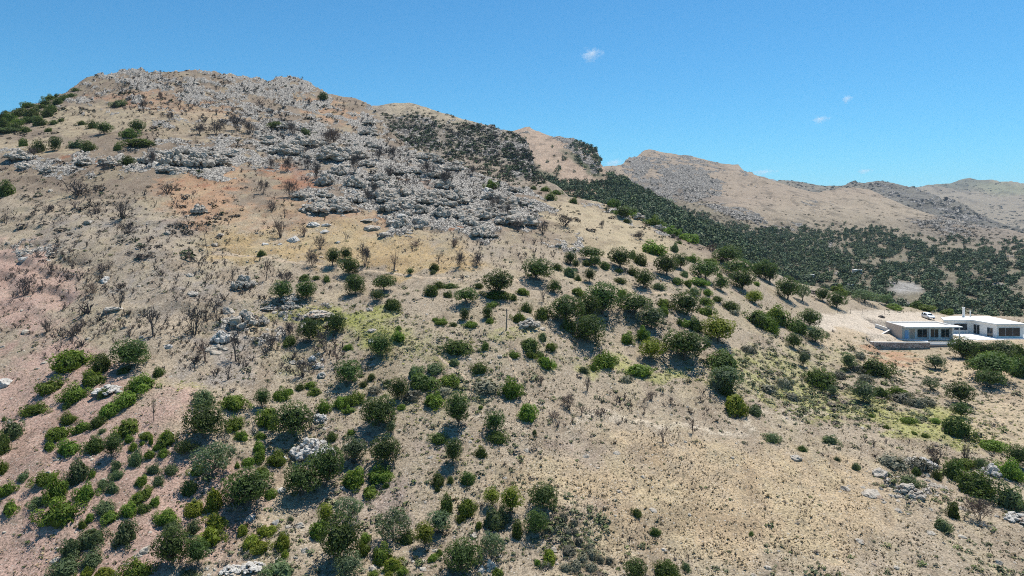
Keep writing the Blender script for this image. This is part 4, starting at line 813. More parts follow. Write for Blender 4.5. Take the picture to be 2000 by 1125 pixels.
wood('valley_wood', hill_d, 52000, dn, (1.1, 2.7), WOOD, 330, 640, 1090, 2300, 12)
def dn(px, py): return blobs(px, py, [(1880, 448, 110, 18, 8, .8), (1600, 425, 220, 34, 0, .12), (1700, 385, 140, 24, 5, .10), (1420, 440, 100, 24, 10, .8), (1300, 345, 130, 40, 8, .25), (1300, 360, 70, 40, 5, .35), (1400, 380, 120, 40, 5, .12), (1340, 390, 60, 10, 8, .8)])
wood('far_scrub', hill_d, 12000, dn, (.8, 2.8), [(.06, .062, .045), (.08, .075, .06), (.045, .055, .035)], 290, 470, 1190, 2100, 13, CUSH, (.6, .9))
def dn(px, py): return np.clip(blobs(px, py, [(820, 262, 75, 34, 14, .9), (930, 275, 60, 34, 14, .6), (1010, 300, 50, 50, 30, .7), (880, 300, 160, 26, 16, .6), (1020, 335, 60, 16, 10, .9), (880, 235, 120, 14, 14, .07)]) * (nz(px, py, 26, 51) * 2.4 - .6), 0, 1)
wood('cliff_scrub', hill_b, 15000, dn, (.8, 2.2), [(.060, .092, .044), (.080, .105, .055), (.085, .078, .062), (.065, .095, .042), (.10, .09, .075)], 200, 380, 680, 1120, 14, CUSH, (.8, 1.3))
def dn(px, py):
    ln = np.interp(px, [1000, 1080, 1108, 1150, 1180, 1215, 1260, 1310, 1360], [336, 350, 300, 325, 340, 362, 385, 410, 438]); t = np.interp(px, [1000, 1090, 1108, 1180, 1260, 1360], [10, 8, 5, 10, 20, 26])
    low = np.interp(px, [1080, 1120, 1160, 1195, 1210, 1500], [420, 366, 356, 352, 340, 340])
    return np.clip(np.exp(-((py - ln - t * .4) / t) ** 2) * np.where(px < 1190, .16, .6) + .004 + .9 * sstep(-3, 8, py - low) * sstep(1110, 1290, px + 60 * (nz(px, py, 20, 91) - .5) + (py - 345) * 1.2), 0, 1) + blobs(px, py, [(1080, 362, 70, 10, 5, .5), (1150, 295, 34, 12, 30, .3)])
wood('ravine_scrub', hill_c, 26000, dn, (1.2, 2.8), WOOD, 250, 540, 990, 1480, 15, FART, (.8, 1.2))
def dn(px, py): return np.clip(.5 * (nz(px, py, 24, 61) * 2 - .5), 0, 1)
wood('ridge_scrub', hill_e, 14000, dn, (2.5, 7), [(.05, .055, .04), (.07, .07, .05), (.04, .05, .035), (.09, .08, .06)], 345, 480, 1480, 2100, 16, CUSH, (.6, .9))
def dn(px, py): return np.clip(.35 * (nz(px, py, 30, 81) * 2.4 - .9), 0, 1)
wood('ridge_scrub', hill_f, 5000, dn, (4, 11), [(.07, .075, .045), (.09, .09, .055), (.06, .065, .04)], 345, 470, 1700, 2100, 18, CUSH, (.5, .8))
# ------------------------------------------------------------------ the white house, its terrace, pool, walls, fence and car
def box_vq(x0, x1, y0, y1, z0, z1):
    V = np.array([[x, y, z] for z in (z0, z1) for x, y in ((x0, y0), (x1, y0), (x1, y1), (x0, y1))], float)
    Q = np.array([[0, 3, 2, 1], [4, 5, 6, 7], [0, 1, 5, 4], [1, 2, 6, 5], [2, 3, 7, 6], [3, 0, 4, 7]]); return V, Q
def prism_vq(poly, z0, z1):
    n = len(poly); V = np.array([[x, y, z0] for x, y in poly] + [[x, y, z1] for x, y in poly]); return V, n
class Part:
    """collects boxes and prisms (world coordinates) and links them as ONE mesh under its thing"""
    def __init__(s): s.bm = bmesh.new()
    def box(s, *a):
        V, Q = box_vq(*a); vs = [s.bm.verts.new(v) for v in V]
        for q in Q: s.bm.faces.new([vs[i] for i in q])
        return s
    def prism(s, poly, z0, z1):
        n = len(poly)
        z0 = [z0] * n if not hasattr(z0, '__len__') else z0; z1 = [z1] * n if not hasattr(z1, '__len__') else z1
        a = [s.bm.verts.new((p[0], p[1], z)) for p, z in zip(poly, z0)]; b = [s.bm.verts.new((p[0], p[1], z)) for p, z in zip(poly, z1)]
        s.bm.faces.new(list(reversed(a))); s.bm.faces.new(b)
        for i in range(n): s.bm.faces.new((a[i], a[(i + 1) % n], b[(i + 1) % n], b[i]))
        return s
    def cyl(s, x, y, z0, z1, r, n=12):
        return s.prism([(x + r * math.cos(6.2832 * i / n), y + r * math.sin(6.2832 * i / n)) for i in range(n)], z0, z1)
    def quad(s, *pts): s.bm.faces.new([s.bm.verts.new(p) for p in pts]); return s
    def tube(s, pts, rad, sides=6):
        V, Q = tube(pts, rad, sides); vs = [s.bm.verts.new(v) for v in V]
        for q in Q: s.bm.faces.new([vs[i] for i in q])
        return s
    def build(s, name, mat, parent=None, origin=(0, 0, 0), bevel=0.0):
        bmesh.ops.recalc_face_normals(s.bm, faces=s.bm.faces)
        if bevel: bmesh.ops.bevel(s.bm, geom=list(s.bm.edges), offset=bevel, segments=2, affect='EDGES', clamp_overlap=True)
        bmesh.ops.translate(s.bm, verts=s.bm.verts, vec=[-v for v in origin])
        me = bpy.data.meshes.new(name); s.bm.to_mesh(me); s.bm.free(); me.materials.append(mat)
        return link(name, me, parent, (0, 0, 0) if parent is not None else origin)
def empty(name, loc):
    o = bpy.data.objects.new(name, None); COL.objects.link(o); o.location = loc; o.empty_display_size = 1; return o
M_WHITE = plain_material('white_render', (0.78, 0.76, 0.72), .85, var=.05, scale=1.2)
M_PLAST = plain_material('grey_white_plaster', (0.74, 0.715, 0.67), .9, var=.10, scale=1.5, bmp=.02)
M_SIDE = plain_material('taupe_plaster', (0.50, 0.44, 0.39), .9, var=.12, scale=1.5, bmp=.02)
M_PAVE = plain_material('pale_paving', (0.80, 0.79, 0.77), .8, var=.05, scale=2)
M_ROOF = plain_material('roof_gravel', (0.60, 0.56, 0.50), .95, var=.15, scale=2)
M_FRAME = plain_material('pale_aluminium', (0.55, 0.55, 0.55), .45, .3)
M_BLUE = plain_material('pale_blue_paint', (0.35, 0.55, 0.80), .6, var=.05)
M_WOOD = plain_material('weathered_wood', (0.27, 0.20, 0.15), .9, var=.35, scale=3)
M_IRON = plain_material('dull_metal', (0.20, 0.19, 0.18), .6, .4)
def glass_material():
    m, nt, b = new_mat('dark_window_glass'); b.inputs['Base Color'].default_value = (.025, .032, .036, 1); b.inputs['Roughness'].default_value = .06; b.inputs['Specular IOR Level'].default_value = .5; return m
M_GLASS = glass_material()
def water_material():
    m, nt, b = new_mat('pool_water'); b.inputs['Base Color'].default_value = (.03, .17, .28, 1); b.inputs['Roughness'].default_value = .08; b.inputs['Specular IOR Level'].default_value = .5
    tc = N(nt, 'ShaderNodeTexCoord').outputs['Object']; bump(nt, noise(nt, tc, 3.0, 3).outputs[0], .2, .03, b); return m
M_WATER = water_material()
def masonry_material():
    m, nt, b = new_mat('rubble_masonry'); tc = N(nt, 'ShaderNodeNewGeometry').outputs['Position']
    mp = N(nt, 'ShaderNodeMapping'); mp.inputs['Scale'].default_value = (1, 1, 1.35); nt.links.new(tc, mp.inputs[0])
    v = voro(nt, mp.outputs[0], 2.6); e = voro(nt, mp.outputs[0], 2.6, 'DISTANCE_TO_EDGE'); n = noise(nt, tc, 8, 4)
    sc = N(nt, 'ShaderNodeSeparateColor'); nt.links.new(v.outputs['Color'], sc.inputs[0])
    c = mixc(nt, sc.outputs[0], (.30, .24, .21), (.68, .62, .56)); c = mixc(nt, mathn(nt, 'MULTIPLY', sc.outputs[1], .5), c, (.50, .40, .36))
    c = mixc(nt, ramp(nt, e.outputs['Distance'], .0, .07), (.10, .085, .075), c)
    nt.links.new(c, b.inputs['Base Color']); bump(nt, mathn(nt, 'ADD', ramp(nt, e.outputs['Distance'], 0, .12), mathn(nt, 'MULTIPLY', n.outputs[0], .4)), .9, .08, b); return m
M_MASON = masonry_material()
ZT = -30.45

def window(parent, org, axis, a0, a1, c, z0, z1, n, out, name='window'):
    """a framed glazed opening on a wall: axis 'x' spans x at y=c (facing -y), axis 'y' spans y at x=c (facing -x); out = how far it stands proud"""
    fr = Part(); t = .07
    def bx(p, b0, b1, q0, q1, d0, d1):
        if axis == 'x': p.box(b0, b1, c - d1, c - d0, q0, q1)
        else: p.box(c - d1, c - d0, b0, b1, q0, q1)
    bx(fr, a0, a1, z1 - t, z1, 0, out); bx(fr, a0, a1, z0, z0 + t, 0, out)
    w = (a1 - a0) / n
    for i in range(n + 1):
        m = a0 + i * w; lo = m - t / 2 if 0 < i < n else (m if i == 0 else m - t); bx(fr, lo, lo + t, z0 + t, z1 - t, 0, out)
    f = fr.build(name, M_FRAME, parent, org)
    gl = Part()
    for i in range(n):
        lo = a0 + i * w + (t if i == 0 else t / 2); hi = a0 + (i + 1) * w - (t if i == n - 1 else t / 2); bx(gl, lo, hi, z0 + t, z1 - t, 0.005, out * .45)
    g = gl.build('pane', M_GLASS, f, (0, 0, 0)); g.data.transform(Matrix.Translation([-v for v in org])); return f

# paving: terrace in front of the main house and the pad beside the pool
tp = Part()
tp.prism([(104.3, 174.0), (106.0, 176.9), (113.6, 176.9), (113.6, 177.5), (118.2, 177.4), (140, 178.2), (140, 197), (131, 199), (121, 196.5), (117.2, 191), (117.4, 178.5), (99.0, 178.6), (98.6, 177.6)], ZT - .25, ZT)
tag(tp.build('terrace_paving', M_PAVE), kind='structure')

# left wing beside the pool
org = (107, 181, ZT); H = empty('pool_house', org)
tag(H, 'low white flat-roofed wing beside the pool with blue door and deep canopy', 'house', 'white houses')
RZ = ZT + 3.05
w = Part(); w.box(99.75, 113.2, 178.6, 185.0, ZT - .6, RZ); w.build('wall', M_PLAST, H, org)
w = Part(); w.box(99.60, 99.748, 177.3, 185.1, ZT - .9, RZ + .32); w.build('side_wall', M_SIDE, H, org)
w = Part(); w.box(99.75, 113.35, 177.35, 185.1, RZ, RZ + .12); w.build('roof', M_ROOF, H, org)
w = Part(); w.box(99.75, 113.35, 184.8, 185.1, RZ + .122, RZ + .40); w.box(99.75, 113.35, 178.3, 178.6, RZ + .122, RZ + .42); w.box(113.05, 113.35, 178.602, 184.798, RZ + .122, RZ + .40); w.box(99.75, 100.05, 178.602, 184.798, RZ + .122, RZ + .38); w.build('parapet', M_WHITE, H, org)
w = Part(); w.box(99.751, 114.3, 176.0, 178.295, RZ + .125, RZ + .40); w.build('canopy', M_WHITE, H, org)
w = Part(); w.box(113.55, 113.75, 176.3, 176.5, ZT, RZ + .12); w.build('post', M_WHITE, H, org)
w = Part(); w.box(112.6, 113.0, 177.7, 178.59, ZT, RZ - .002); w.build('pier', M_PLAST, H, org)
w = Part(); w.box(101.0, 101.95, 178.53, 178.6, ZT + .02, ZT + 2.15); d = w.build('door', M_BLUE, H, org)
w = Part(); w.box(101.80, 101.86, 178.47, 178.528, ZT + 1.0, ZT + 1.15); hd = w.build('handle', M_IRON, d, org); hd.location = (0, 0, 0)
w = Part(); w.box(102.3, 103.6, 178.555, 178.6, ZT + .02, ZT + 2.4); w.build('wooden_panel', plain_material('beige_panel', (.55, .42, .33), .8, var=.15), H, org)
for a0, a1 in ((104.2, 106.75), (107.6, 109.7), (110.3, 112.45)): window(H, org, 'x', a0, a1, 178.6, ZT + .25, ZT + 2.45, 2, .09)
w = Part(); w.box(106.9, 107.3, 178.0, 178.59, ZT, RZ - .002); w.build('pier', M_PLAST, H, org)

# main house
org = (126, 184, ZT); H = empty('main_house', org)
tag(H, 'larger flat-roofed white house with wide three-pane window and chimney', 'house', 'white houses')
RZ = ZT + 3.35
w = Part(); w.prism([(116.6, 187.4), (124.1, 187.6), (125.6, 179.9), (132.6, 179.9), (132.6, 194), (124.6, 194), (118.8, 191.2)], ZT - .5, RZ); w.build('wall', M_PLAST, H, org)
w = Part(); w.prism([(116.2, 186.9), (123.7, 187.0), (125.2, 179.4), (133.2, 179.4), (133.2, 194.4), (124.4, 194.4), (118.4, 191.6)], RZ + .002, RZ + .30); rf = w.build('roof', M_WHITE, H, org)
w = Part(); w.box(127.0, 132.2, 182.2, 193.2, RZ + .302, RZ + .33); w.prism([(118.2, 188.2), (123.4, 188.4), (124.6, 192.6), (119.2, 190.8)], RZ + .302, RZ + .33); w.build('gravel', M_ROOF, rf, org)
window(H, org, 'x', 119.3, 122.9, 187.47, ZT + .75, ZT + 2.55, 1, .09)
window(H, org, 'x', 126.0, 131.6, 179.9, ZT + .35, ZT + 2.6, 3, .09)
def slant_opening(t0, t1, z0, z1, name, mat, n=2):
    a = np.array((124.1, 187.6)); b = np.array((125.6, 179.9)); d = (b - a); nrm = np.array((d[1], -d[0])); nrm = nrm / np.linalg.norm(nrm); nrm = nrm if nrm[0] < 0 else -nrm
    p = a + d * t0; q = a + d * t1; o = nrm * .08
    w = Part(); t = .06 / np.linalg.norm(d)
    def slab(u0, u1, y0, y1, k0, k1):
        p0 = a + d * u0; p1 = a + d * u1; w.prism([tuple(p0 + nrm * k0), tuple(p1 + nrm * k0), tuple(p1 + nrm * k1), tuple(p0 + nrm * k1)], y0, y1)
    slab(t0, t1, z1 - .06, z1, .0, .08)
    for i in range(n + 1):
        u = t0 + (t1 - t0) * i / n; slab(u - t / 2, u + t / 2, z0, z1 - .06, .0, .08)
    f = w.build(name, M_FRAME, H, org)
    w2 = Part()
    for i in range(n):
        p0 = a + d * (t0 + (t1 - t0) * i / n + t); p1 = a + d * (t0 + (t1 - t0) * (i + 1) / n - t)
        w2.prism([tuple(p0 + nrm * .004), tuple(p1 + nrm * .004), tuple(p1 + nrm * .035), tuple(p0 + nrm * .035)], z0, z1 - .06)
    g = w2.build('pane', mat, f, org); return f
slant_opening(.10, .34, ZT + .02, ZT + 2.5, 'glazed_door', M_GLASS)
slant_opening(.64, .86, ZT + .02, ZT + 2.3, 'glazed_door', M_GLASS)
w = Part(); w.cyl(125.2, 192.5, RZ + .25, RZ + 2.75, .34); w.cyl(125.2, 192.5, RZ + 2.752, RZ + 2.9, .42); ch = w.build('chimney', M_WHITE, H, org)
w = Part(); w.tube([(125.2, 192.5, RZ + 2.9), (125.2, 192.5, RZ + 5.4)], [.035, .02], 5); w.tube([(124.9, 192.5, RZ + 5.0), (125.5, 192.5, RZ + 5.0)], [.015, .015], 4); w.build('antenna', M_IRON, ch, org)
w = Part(); w.cyl(127.6, 193.3, RZ + .25, RZ + 1.75, .17); w.cyl(127.6, 193.3, RZ + 1.752, RZ + 1.85, .22); w.build('flue', M_WHITE, H, org)
w = Part(); w.box(133.25, 138, 186, 193, ZT - .3, ZT + 2.6); w.build('annex', M_PLAST, H, org)

# pool along the wing, its overflow rim and the shaded wall below
org = (109, 175.6, ZT - .1); P_ = empty('swimming_pool', org)
tag(P_, 'narrow blue infinity pool along the front of the low wing', 'pool')
w = Part(); w.prism([(104.45, 173.75), (113.4, 173.75), (113.4, 174.05), (104.45, 174.05)], ZT - 2.4, ZT - .42); w.box(104.45, 113.4, 174.05, 174.2, ZT - .60, ZT - .16); w.build('rim', M_WHITE, P_, org)
w = Part(); w.box(104.6, 113.4, 174.2, 176.85, ZT - .35, ZT - .13); w.build('water', M_WATER, P_, org)
w = Part(); w.box(104.4, 114.6, 173.4, 173.74, ZT - 3.0, ZT - .85); w.build('lower_wall', plain_material('shade_toned_plaster', (.16, .14, .13), .9, var=.2), P_, org)  # the wall's shade is put into this dark plaster colour

# stone retaining wall with a pale coping
def wall_run(name, pts, ztop, depth, thick, mat, label, cat, coping=None, group=None):
    o0 = (pts[0][0], pts[0][1], ztop[0]); root = empty(name, o0); tag(root, label, cat, group)
    for j, (mt, z0f, z1f, ex, nm) in enumerate(((mat, -depth, -.1, 0, 'masonry'), (coping, -.098, 0, .05, 'coping'))):
        if mt is None: continue
        w = Part()
        for i in range(len(pts) - 1):
            a = np.array(pts[i], float); b = np.array(pts[i + 1], float); d = (b - a) / np.linalg.norm(b - a); n = np.array((d[1], -d[0])) * (thick / 2 + ex)
            e = d * (.002 if i else -.0)
            w.prism([tuple(a + e - n), tuple(b - n), tuple(b + n), tuple(a + e + n)], [ztop[i] + z0f, ztop[i + 1] + z0f] * 1 + [ztop[i + 1] + z0f, ztop[i] + z0f], [ztop[i] + z1f, ztop[i + 1] + z1f, ztop[i + 1] + z1f, ztop[i] + z1f])
        w.build(nm, mt, root, o0)
    return root
wall_run('retaining_wall', [(88.3, 176.3), (90.4, 173.75), (97, 173.45), (104.3, 173.4)], [ZT + .12, ZT, ZT, ZT], 3.4, .45, M_MASON, 'rubble stone retaining wall below the terrace and pool', 'retaining wall', M_WHITE)
wall_run('garden_wall', [(95.6, 180.2), (99.45, 182.6)], [ZT + .75, ZT + 1.75], 2.6, .35, M_MASON, 'lower sloping stone garden wall with white coping at the wing', 'garden wall', M_WHITE, 'garden walls')
wall_run('garden_wall', [(97.6, 186.5), (99.45, 183.4)], [ZT + 2.6, ZT + 1.9], 2.0, .3, M_PLAST, 'upper white coped wall running down to the side of the wing', 'garden wall', M_WHITE, 'garden walls')
wall_run('terrace_wall', [(114.7, 175.2), (118.6, 176.9), (126, 177.2)], [ZT - .9, ZT - .02, ZT - .02], 2.6, .3, M_PLAST, 'pale low wall under the main house terrace behind dark trees', 'terrace wall', M_WHITE)

# car
def car():
    g = hill.ground(1813, 622.5); org = (float(g[0]), float(g[1]), float(g[2]) + .02)
    root = empty('parked_car', org); root.rotation_euler = (0, 0, math.radians(-90)); root.scale = (1.03, 1.03, 1.1)
    tag(root, 'white estate car parked on the dirt yard behind the house', 'car')
    M_CAR = plain_material('white_car_paint', (.80, .81, .82), .25, spec=.5); M_TYRE = plain_material('tyre_rubber', (.03, .03, .03), .8); M_RIM = plain_material('alloy', (.5, .5, .52), .35, .8)
    M_LAMP = plain_material('lamp_glass', (.75, .78, .8), .15, spec=.6); M_TRIM = plain_material('black_trim', (.03, .03, .035), .5)
    # stations along the car: x, half width at sill, belt height, half width at roof, roof height
    S = [(-2.15, .78, .42, .80, .98, .70, 1.02), (-2.05, .86, .34, .88, 1.00, .66, 1.42), (-1.55, .88, .28, .90, 1.00, .64, 1.58), (-.6, .88, .26, .90, .98, .64, 1.62), (.25, .88, .26, .90, .96, .62, 1.58),
         (.62, .88, .26, .90, .95, .60, 1.46), (1.25, .88, .28, .89, .94, .70, 1.00), (1.8, .86, .30, .86, .86, .60, .92), (2.12, .76, .36, .78, .70, .50, .78), (2.2, .66, .42, .68, .60, .42, .66)]
    bm = bmesh.new(); rows = []
    for x, wb, zb, wm, zm, wr, zr in S:
        prof = [(-wb, zb), (-wm, (zb + zm) / 2), (-wm, zm), (-wr, zr - .04), (-wr * .8, zr), (wr * .8, zr), (wr, zr - .04), (wm, zm), (wm, (zb + zm) / 2), (wb, zb)]
        rows.append([bm.verts.new((x, y, z)) for y, z in prof])
    for a, b in zip(rows, rows[1:]):
        for i in range(len(a)): j = (i + 1) % len(a); bm.faces.new((a[i], b[i], b[j], a[j]))
    bm.faces.new(rows[0]); bm.faces.new(list(reversed(rows[-1]))); bmesh.ops.recalc_face_normals(bm, faces=bm.faces)
    bmesh.ops.bevel(bm, geom=list(bm.edges), offset=.025, segments=2, affect='EDGES', clamp_overlap=True)
    me = bpy.data.meshes.new('body'); bm.to_mesh(me); bm.free(); me.materials.append(M_CAR)
    for p in me.polygons: p.use_smooth = True
    link('body', me, root)
    def glass(pts, name, k=.02):
        pts = [Vector(p) for p in pts]; n = (pts[1] - pts[0]).cross(pts[2] - pts[0]).normalized(); c = sum(pts, Vector()) / len(pts)
        if n.dot(c - Vector((0, 0, .8))) < 0: n = -n
        bm = bmesh.new(); a = [bm.verts.new(p + n * .012) for p in pts]; b = [bm.verts.new(p - n * .02) for p in pts]
        bm.faces.new(a); bm.faces.new(list(reversed(b)))
        for i in range(len(a)): j = (i + 1) % len(a); bm.faces.new((a[i], a[j], b[j], b[i]))
        bmesh.ops.recalc_face_normals(bm, faces=bm.faces); me = bpy.data.meshes.new(name); bm.to_mesh(me); bm.free(); me.materials.append(M_GLASS); link(name, me, root)
    glass([(.68, -.56, 1.43), (.68, .56, 1.43), (1.2, .66, 1.03), (1.2, -.66, 1.03)], 'windscreen')
    glass([(-2.06, -.58, 1.40), (-2.06, .58, 1.40), (-2.14, .62, 1.08), (-2.14, -.62, 1.08)], 'rear_window')
    for s in (-1, 1):
        for x0, x1, zr in ((-1.85, -1.0, 1.50), (-.92, -.12, 1.52), (-.04, .62, 1.42)):
            glass([(x0, s * .885, 1.03), (x1, s * .885, 1.02), (x1 - (.22 if x1 > .5 else 0), s * .665, zr - .04), (x0, s * .665, zr)], 'side_window')
        w = Part(); w.box(2.02, 2.19, s * .62 - .1, s * .62 + .1, .60, .74); w.build('headlight', M_LAMP, root, (0, 0, 0), .02)
        w = Part(); w.box(.55, .72, s * .98 - .07, s * .98 + .07, 1.0, 1.12); w.build('wing_mirror', M_CAR, root, (0, 0, 0), .02)
        for x in (-1.35, 1.35):
            V, Q = [], []
            w = Part(); n = 20
            for r0, y0, y1 in ((.33, .70, .90),): w.prism([(r0 * math.cos(6.2832 * i / n), r0 * math.sin(6.2832 * i / n)) for i in range(n)], y0, y1)
            o = w.build('wheel', M_TYRE, root); o.data.transform(Matrix.Translation((x, 0, .33)) @ Matrix.Rotation(math.radians(90 * s * -1), 4, 'X'))
            w = Part(); w.prism([(.21 * math.cos(6.2832 * i / n), .21 * math.sin(6.2832 * i / n)) for i in range(n)], .90, .915)
            q = w.build('rim', M_RIM, o); q.data.transform(Matrix.Translation((x, 0, .33)) @ Matrix.Rotation(math.radians(90 * s * -1), 4, 'X'))
    w = Part(); w.box(2.13, 2.23, -.55, .55, .36, .50); w.build('bumper_grille', M_TRIM, root, (0, 0, 0), .02)
    w = Part(); w.box(2.205, 2.225, -.26, .26, .51, .60); w.build('number_plate', M_WHITE, root)
car()

# thin fence by the yard, a leaning pole, a heap of dark soil
pts = [hill.ground(a, b) for a, b in ((1636, 612), (1661, 612.5), (1684, 613), (1705, 613.5), (1727, 614), (1750, 614))]
org = tuple(pts[0]); fn = empty('wire_fence', org); tag(fn, 'sagging wire fence on thin posts behind the dirt yard', 'fence')
for p in pts:
    w = Part(); w.tube([(p[0], p[1], p[2] - .3), (p[0] + .03, p[1], p[2] + 1.35)], [.05, .04], 6); w.build('post', M_WOOD, fn, org)
w = Part()
for h in (.45, .85, 1.2):
    for a, b in zip(pts, pts[1:]):
        m = (a + b) / 2; w.tube([tuple(a + [0, -.05, h]), tuple(m + [0, -.05, h - .06]), tuple(b + [0, -.05, h])], [.012] * 3, 3)
w.build('wire', M_IRON, fn, org)
p = hill.ground(988.5, 645); s = p[1] / F
w = Part(); w.tube([tuple(p - [0, 0, .4]), tuple(p + [.06, 0, 14 * s]), tuple(p + [.14, 0, 30 * s]), tuple(p + [.04, 0, 42 * s])], [.14, .12, .11, .10], 8); w.tube([tuple(p + [-.35, 0, 38 * s]), tuple(p + [.45, 0, 39 * s])], [.06, .06], 5)
tag(w.build('wooden_pole', M_WOOD), 'lone weathered wooden pole with short crosspiece above the stony path', 'pole')
p = hill.ground(1721, 620)
o = link('soil_heap', BM[M_DARKROCK.name][2], None, p); o.scale = (1.15, .8, .75); tag(o, 'dark heap of soil at the edge of the dirt yard', 'heap')
p = hill.ground(407, 500); s = p[1] / F
w = Part(); w.tube([tuple(p), tuple(p + [-.5, 0, 22 * s]), tuple(p + [-1.1, 0, 52 * s])], [.07, .06, .04], 6); tag(w.build('dead_trunk', M_CHAR), 'thin dead trunk leaning left at the edge of the golden grass', 'dead trunk')
# small white buildings among the far trees
for px, py, bw, bd, bh, lab in ((1674, 534, 5.4, 4, 2.6, 'tiny white house in the valley wood, widest of those far houses'), (1584, 543, 3.4, 3, 2.2, 'tiny white hut in the valley wood above the curved red track'), (1661, 563, 2.6, 2.6, 2.4, 'tiny white hut in the valley wood nearest the lone yard trees')):
    g = hill_d.ground(px, py); hd = empty('small_house', tuple(g)); tag(hd, lab, 'house', 'small white houses in the wood')
    w = Part(); w.box(-bw / 2, bw / 2, -bd / 2, bd / 2, -.8, bh); w.build('wall', M_WHITE, hd)
    w = Part(); w.box(-bw / 2 - .2, bw / 2 + .2, -bd / 2 - .2, bd / 2 + .2, bh + .002, bh + .25); w.build('roof', M_WHITE, hd)
    w = Part(); w.box(-.4, .4, -bd / 2 - .04, -bd / 2, 0, 1.9); w.build('door', M_WOOD, hd)

# dirt track, footpath, yard: thin sheets lying on the ground
def ribbon(name, pix, width, mat, lift=.05):
    P3 = np.array([hill.ground(a, b) for a, b in pix]); seg = np.linalg.norm(np.diff(P3[:, :2], axis=0), axis=1); t = np.concatenate([[0], np.cumsum(seg)])
    u = np.arange(0, t[-1], .35); x = np.interp(u, t, P3[:, 0]); y = np.interp(u, t, P3[:, 1])
    k = np.ones(15) / 15; x = np.convolve(np.pad(x, 7, 'edge'), k, 'valid'); y = np.convolve(np.pad(y, 7, 'edge'), k, 'valid')
    dx = np.gradient(x); dy = np.gradient(y); l = np.hypot(dx, dy); nx = -dy / l; ny = dx / l
    m = 7; o = np.linspace(-.5, .5, m); wv = width * (.7 + .6 * fbm(u / 3, u * 0 + 3, 2))
    X2 = x[:, None] + nx[:, None] * o * wv[:, None]; Y2 = y[:, None] + ny[:, None] * o * wv[:, None]
    Z2 = hill.z_at(X2, Y2) + lift - .10 * (np.abs(o) > .45)
    i = (np.arange(len(u) - 1)[:, None] * m + np.arange(m - 1)[None]).ravel(); V = np.stack([X2, Y2, Z2], 2).reshape(-1, 3)
    me = mesh_np(name, V, np.stack([i, i + m, i + m + 1, i + 1], 1), mat, attrs={'soil': np.zeros((len(V), 3)) + np.array((.42, .325, .225)), 'rock': np.zeros(len(V))}, smooth=True)
    return tag(link(name, me), kind='structure')
ribbon('dirt_track', [(408, 494), (470, 499), (540, 507), (600, 516), (660, 523), (720, 530), (800, 538), (880, 545), (950, 546), (1000, 545), (1050, 553)], 1.3, M_SOIL)
ribbon('footpath', [(1120, 573), (1180, 580), (1240, 572), (1300, 574), (1340, 577)], 1.3, M_SOIL)
ribbon('footpath', [(985, 660), (992, 690), (1002, 720), (1015, 750), (1035, 780), (1048, 810), (1056, 826)], .5, M_SOIL)
ribbon('footpath', [(850, 690), (890, 725), (920, 748), (925, 770)], .6, M_SOIL)

# clouds far off in the sky
def cloud(px, py, w, h, dist, label, seed_):
    r = np.random.default_rng(seed_); s = dist / F; c = ((px - CX) * s, dist, (HY - py) * s)
    bm = bmesh.new()
    m, nt, b = new_mat('cloud_vapour'); nt.nodes.remove(b)
    v = N(nt, 'ShaderNodeVolumePrincipled'); v.inputs['Color'].default_value = (1, 1, 1, 1); v.inputs['Anisotropy'].default_value = .2
    tc = N(nt, 'ShaderNodeTexCoord'); g = N(nt, 'ShaderNodeTexGradient', gradient_type='SPHERICAL'); nt.links.new(tc.outputs['Object'], g.inputs[0])
    n = noise(nt, tc.outputs['Object'], 1.9, 4, .6); n.inputs['Distortion'].default_value = .3
    d = mathn(nt, 'MULTIPLY', ramp(nt, mathn(nt, 'ADD', n.outputs[0], mathn(nt, 'MULTIPLY', g.outputs['Fac'], .35)), .60, .86), 1.7 / (w * s), None)
    nt.links.new(d, v.inputs['Density']); nt.links.new(v.outputs[0], nt.nodes['Material Output'].inputs['Volume'])
    bmesh.ops.create_icosphere(bm, subdivisions=3, radius=1); me = bpy.data.meshes.new('cloud'); bm.to_mesh(me); bm.free(); me.materials.append(m)
    o = link('cloud', me, None, c); o.scale = (w * s * .6, w * s * .5, h * s * .7); tag(o, label, 'cloud', 'small clouds')
cloud(1155, 106, 46, 26, 14000, 'small wispy cloud high in the middle of the sky', 1)
cloud(1654, 193, 20, 16, 15000, 'small round white cloud above the right-hand ridges', 2)
cloud(1602, 233, 34, 14, 15000, 'thin low wisp of cloud left below the round cloud', 3)
cloud(1490, 336, 54, 12, 16000, 'faint streak of cloud over the blue far mountain', 4)
cloud(1200, 318, 44, 18, 16000, 'white cloud bank behind the gap of the cliff ridge', 5)
cloud(1688, 334, 30, 10, 16000, 'faint scrap of cloud just over the dark ridge', 6)

# haze: one even box of air round everything but the clouds
bm = bmesh.new(); bmesh.ops.create_cube(bm, size=1); me = bpy.data.meshes.new('haze'); bm.to_mesh(me); bm.free()
mh = bpy.data.materials.new('haze_air'); mh.use_nodes = True; nt = mh.node_tree; nt.nodes.remove(nt.nodes['Principled BSDF'])
v = nt.nodes.new('ShaderNodeVolumePrincipled'); v.inputs['Color'].default_value = (.60, .78, 1.0, 1); v.inputs['Density'].default_value = .00004; v.inputs['Anisotropy'].default_value = .3
nt.links.new(v.outputs[0], nt.nodes['Material Output'].inputs['Volume']); me.materials.append(mh)
ho = link('haze', me, None, (0, 5900, 255)); ho.scale = (28200, 18600, 815)
tag(ho, kind='stuff')
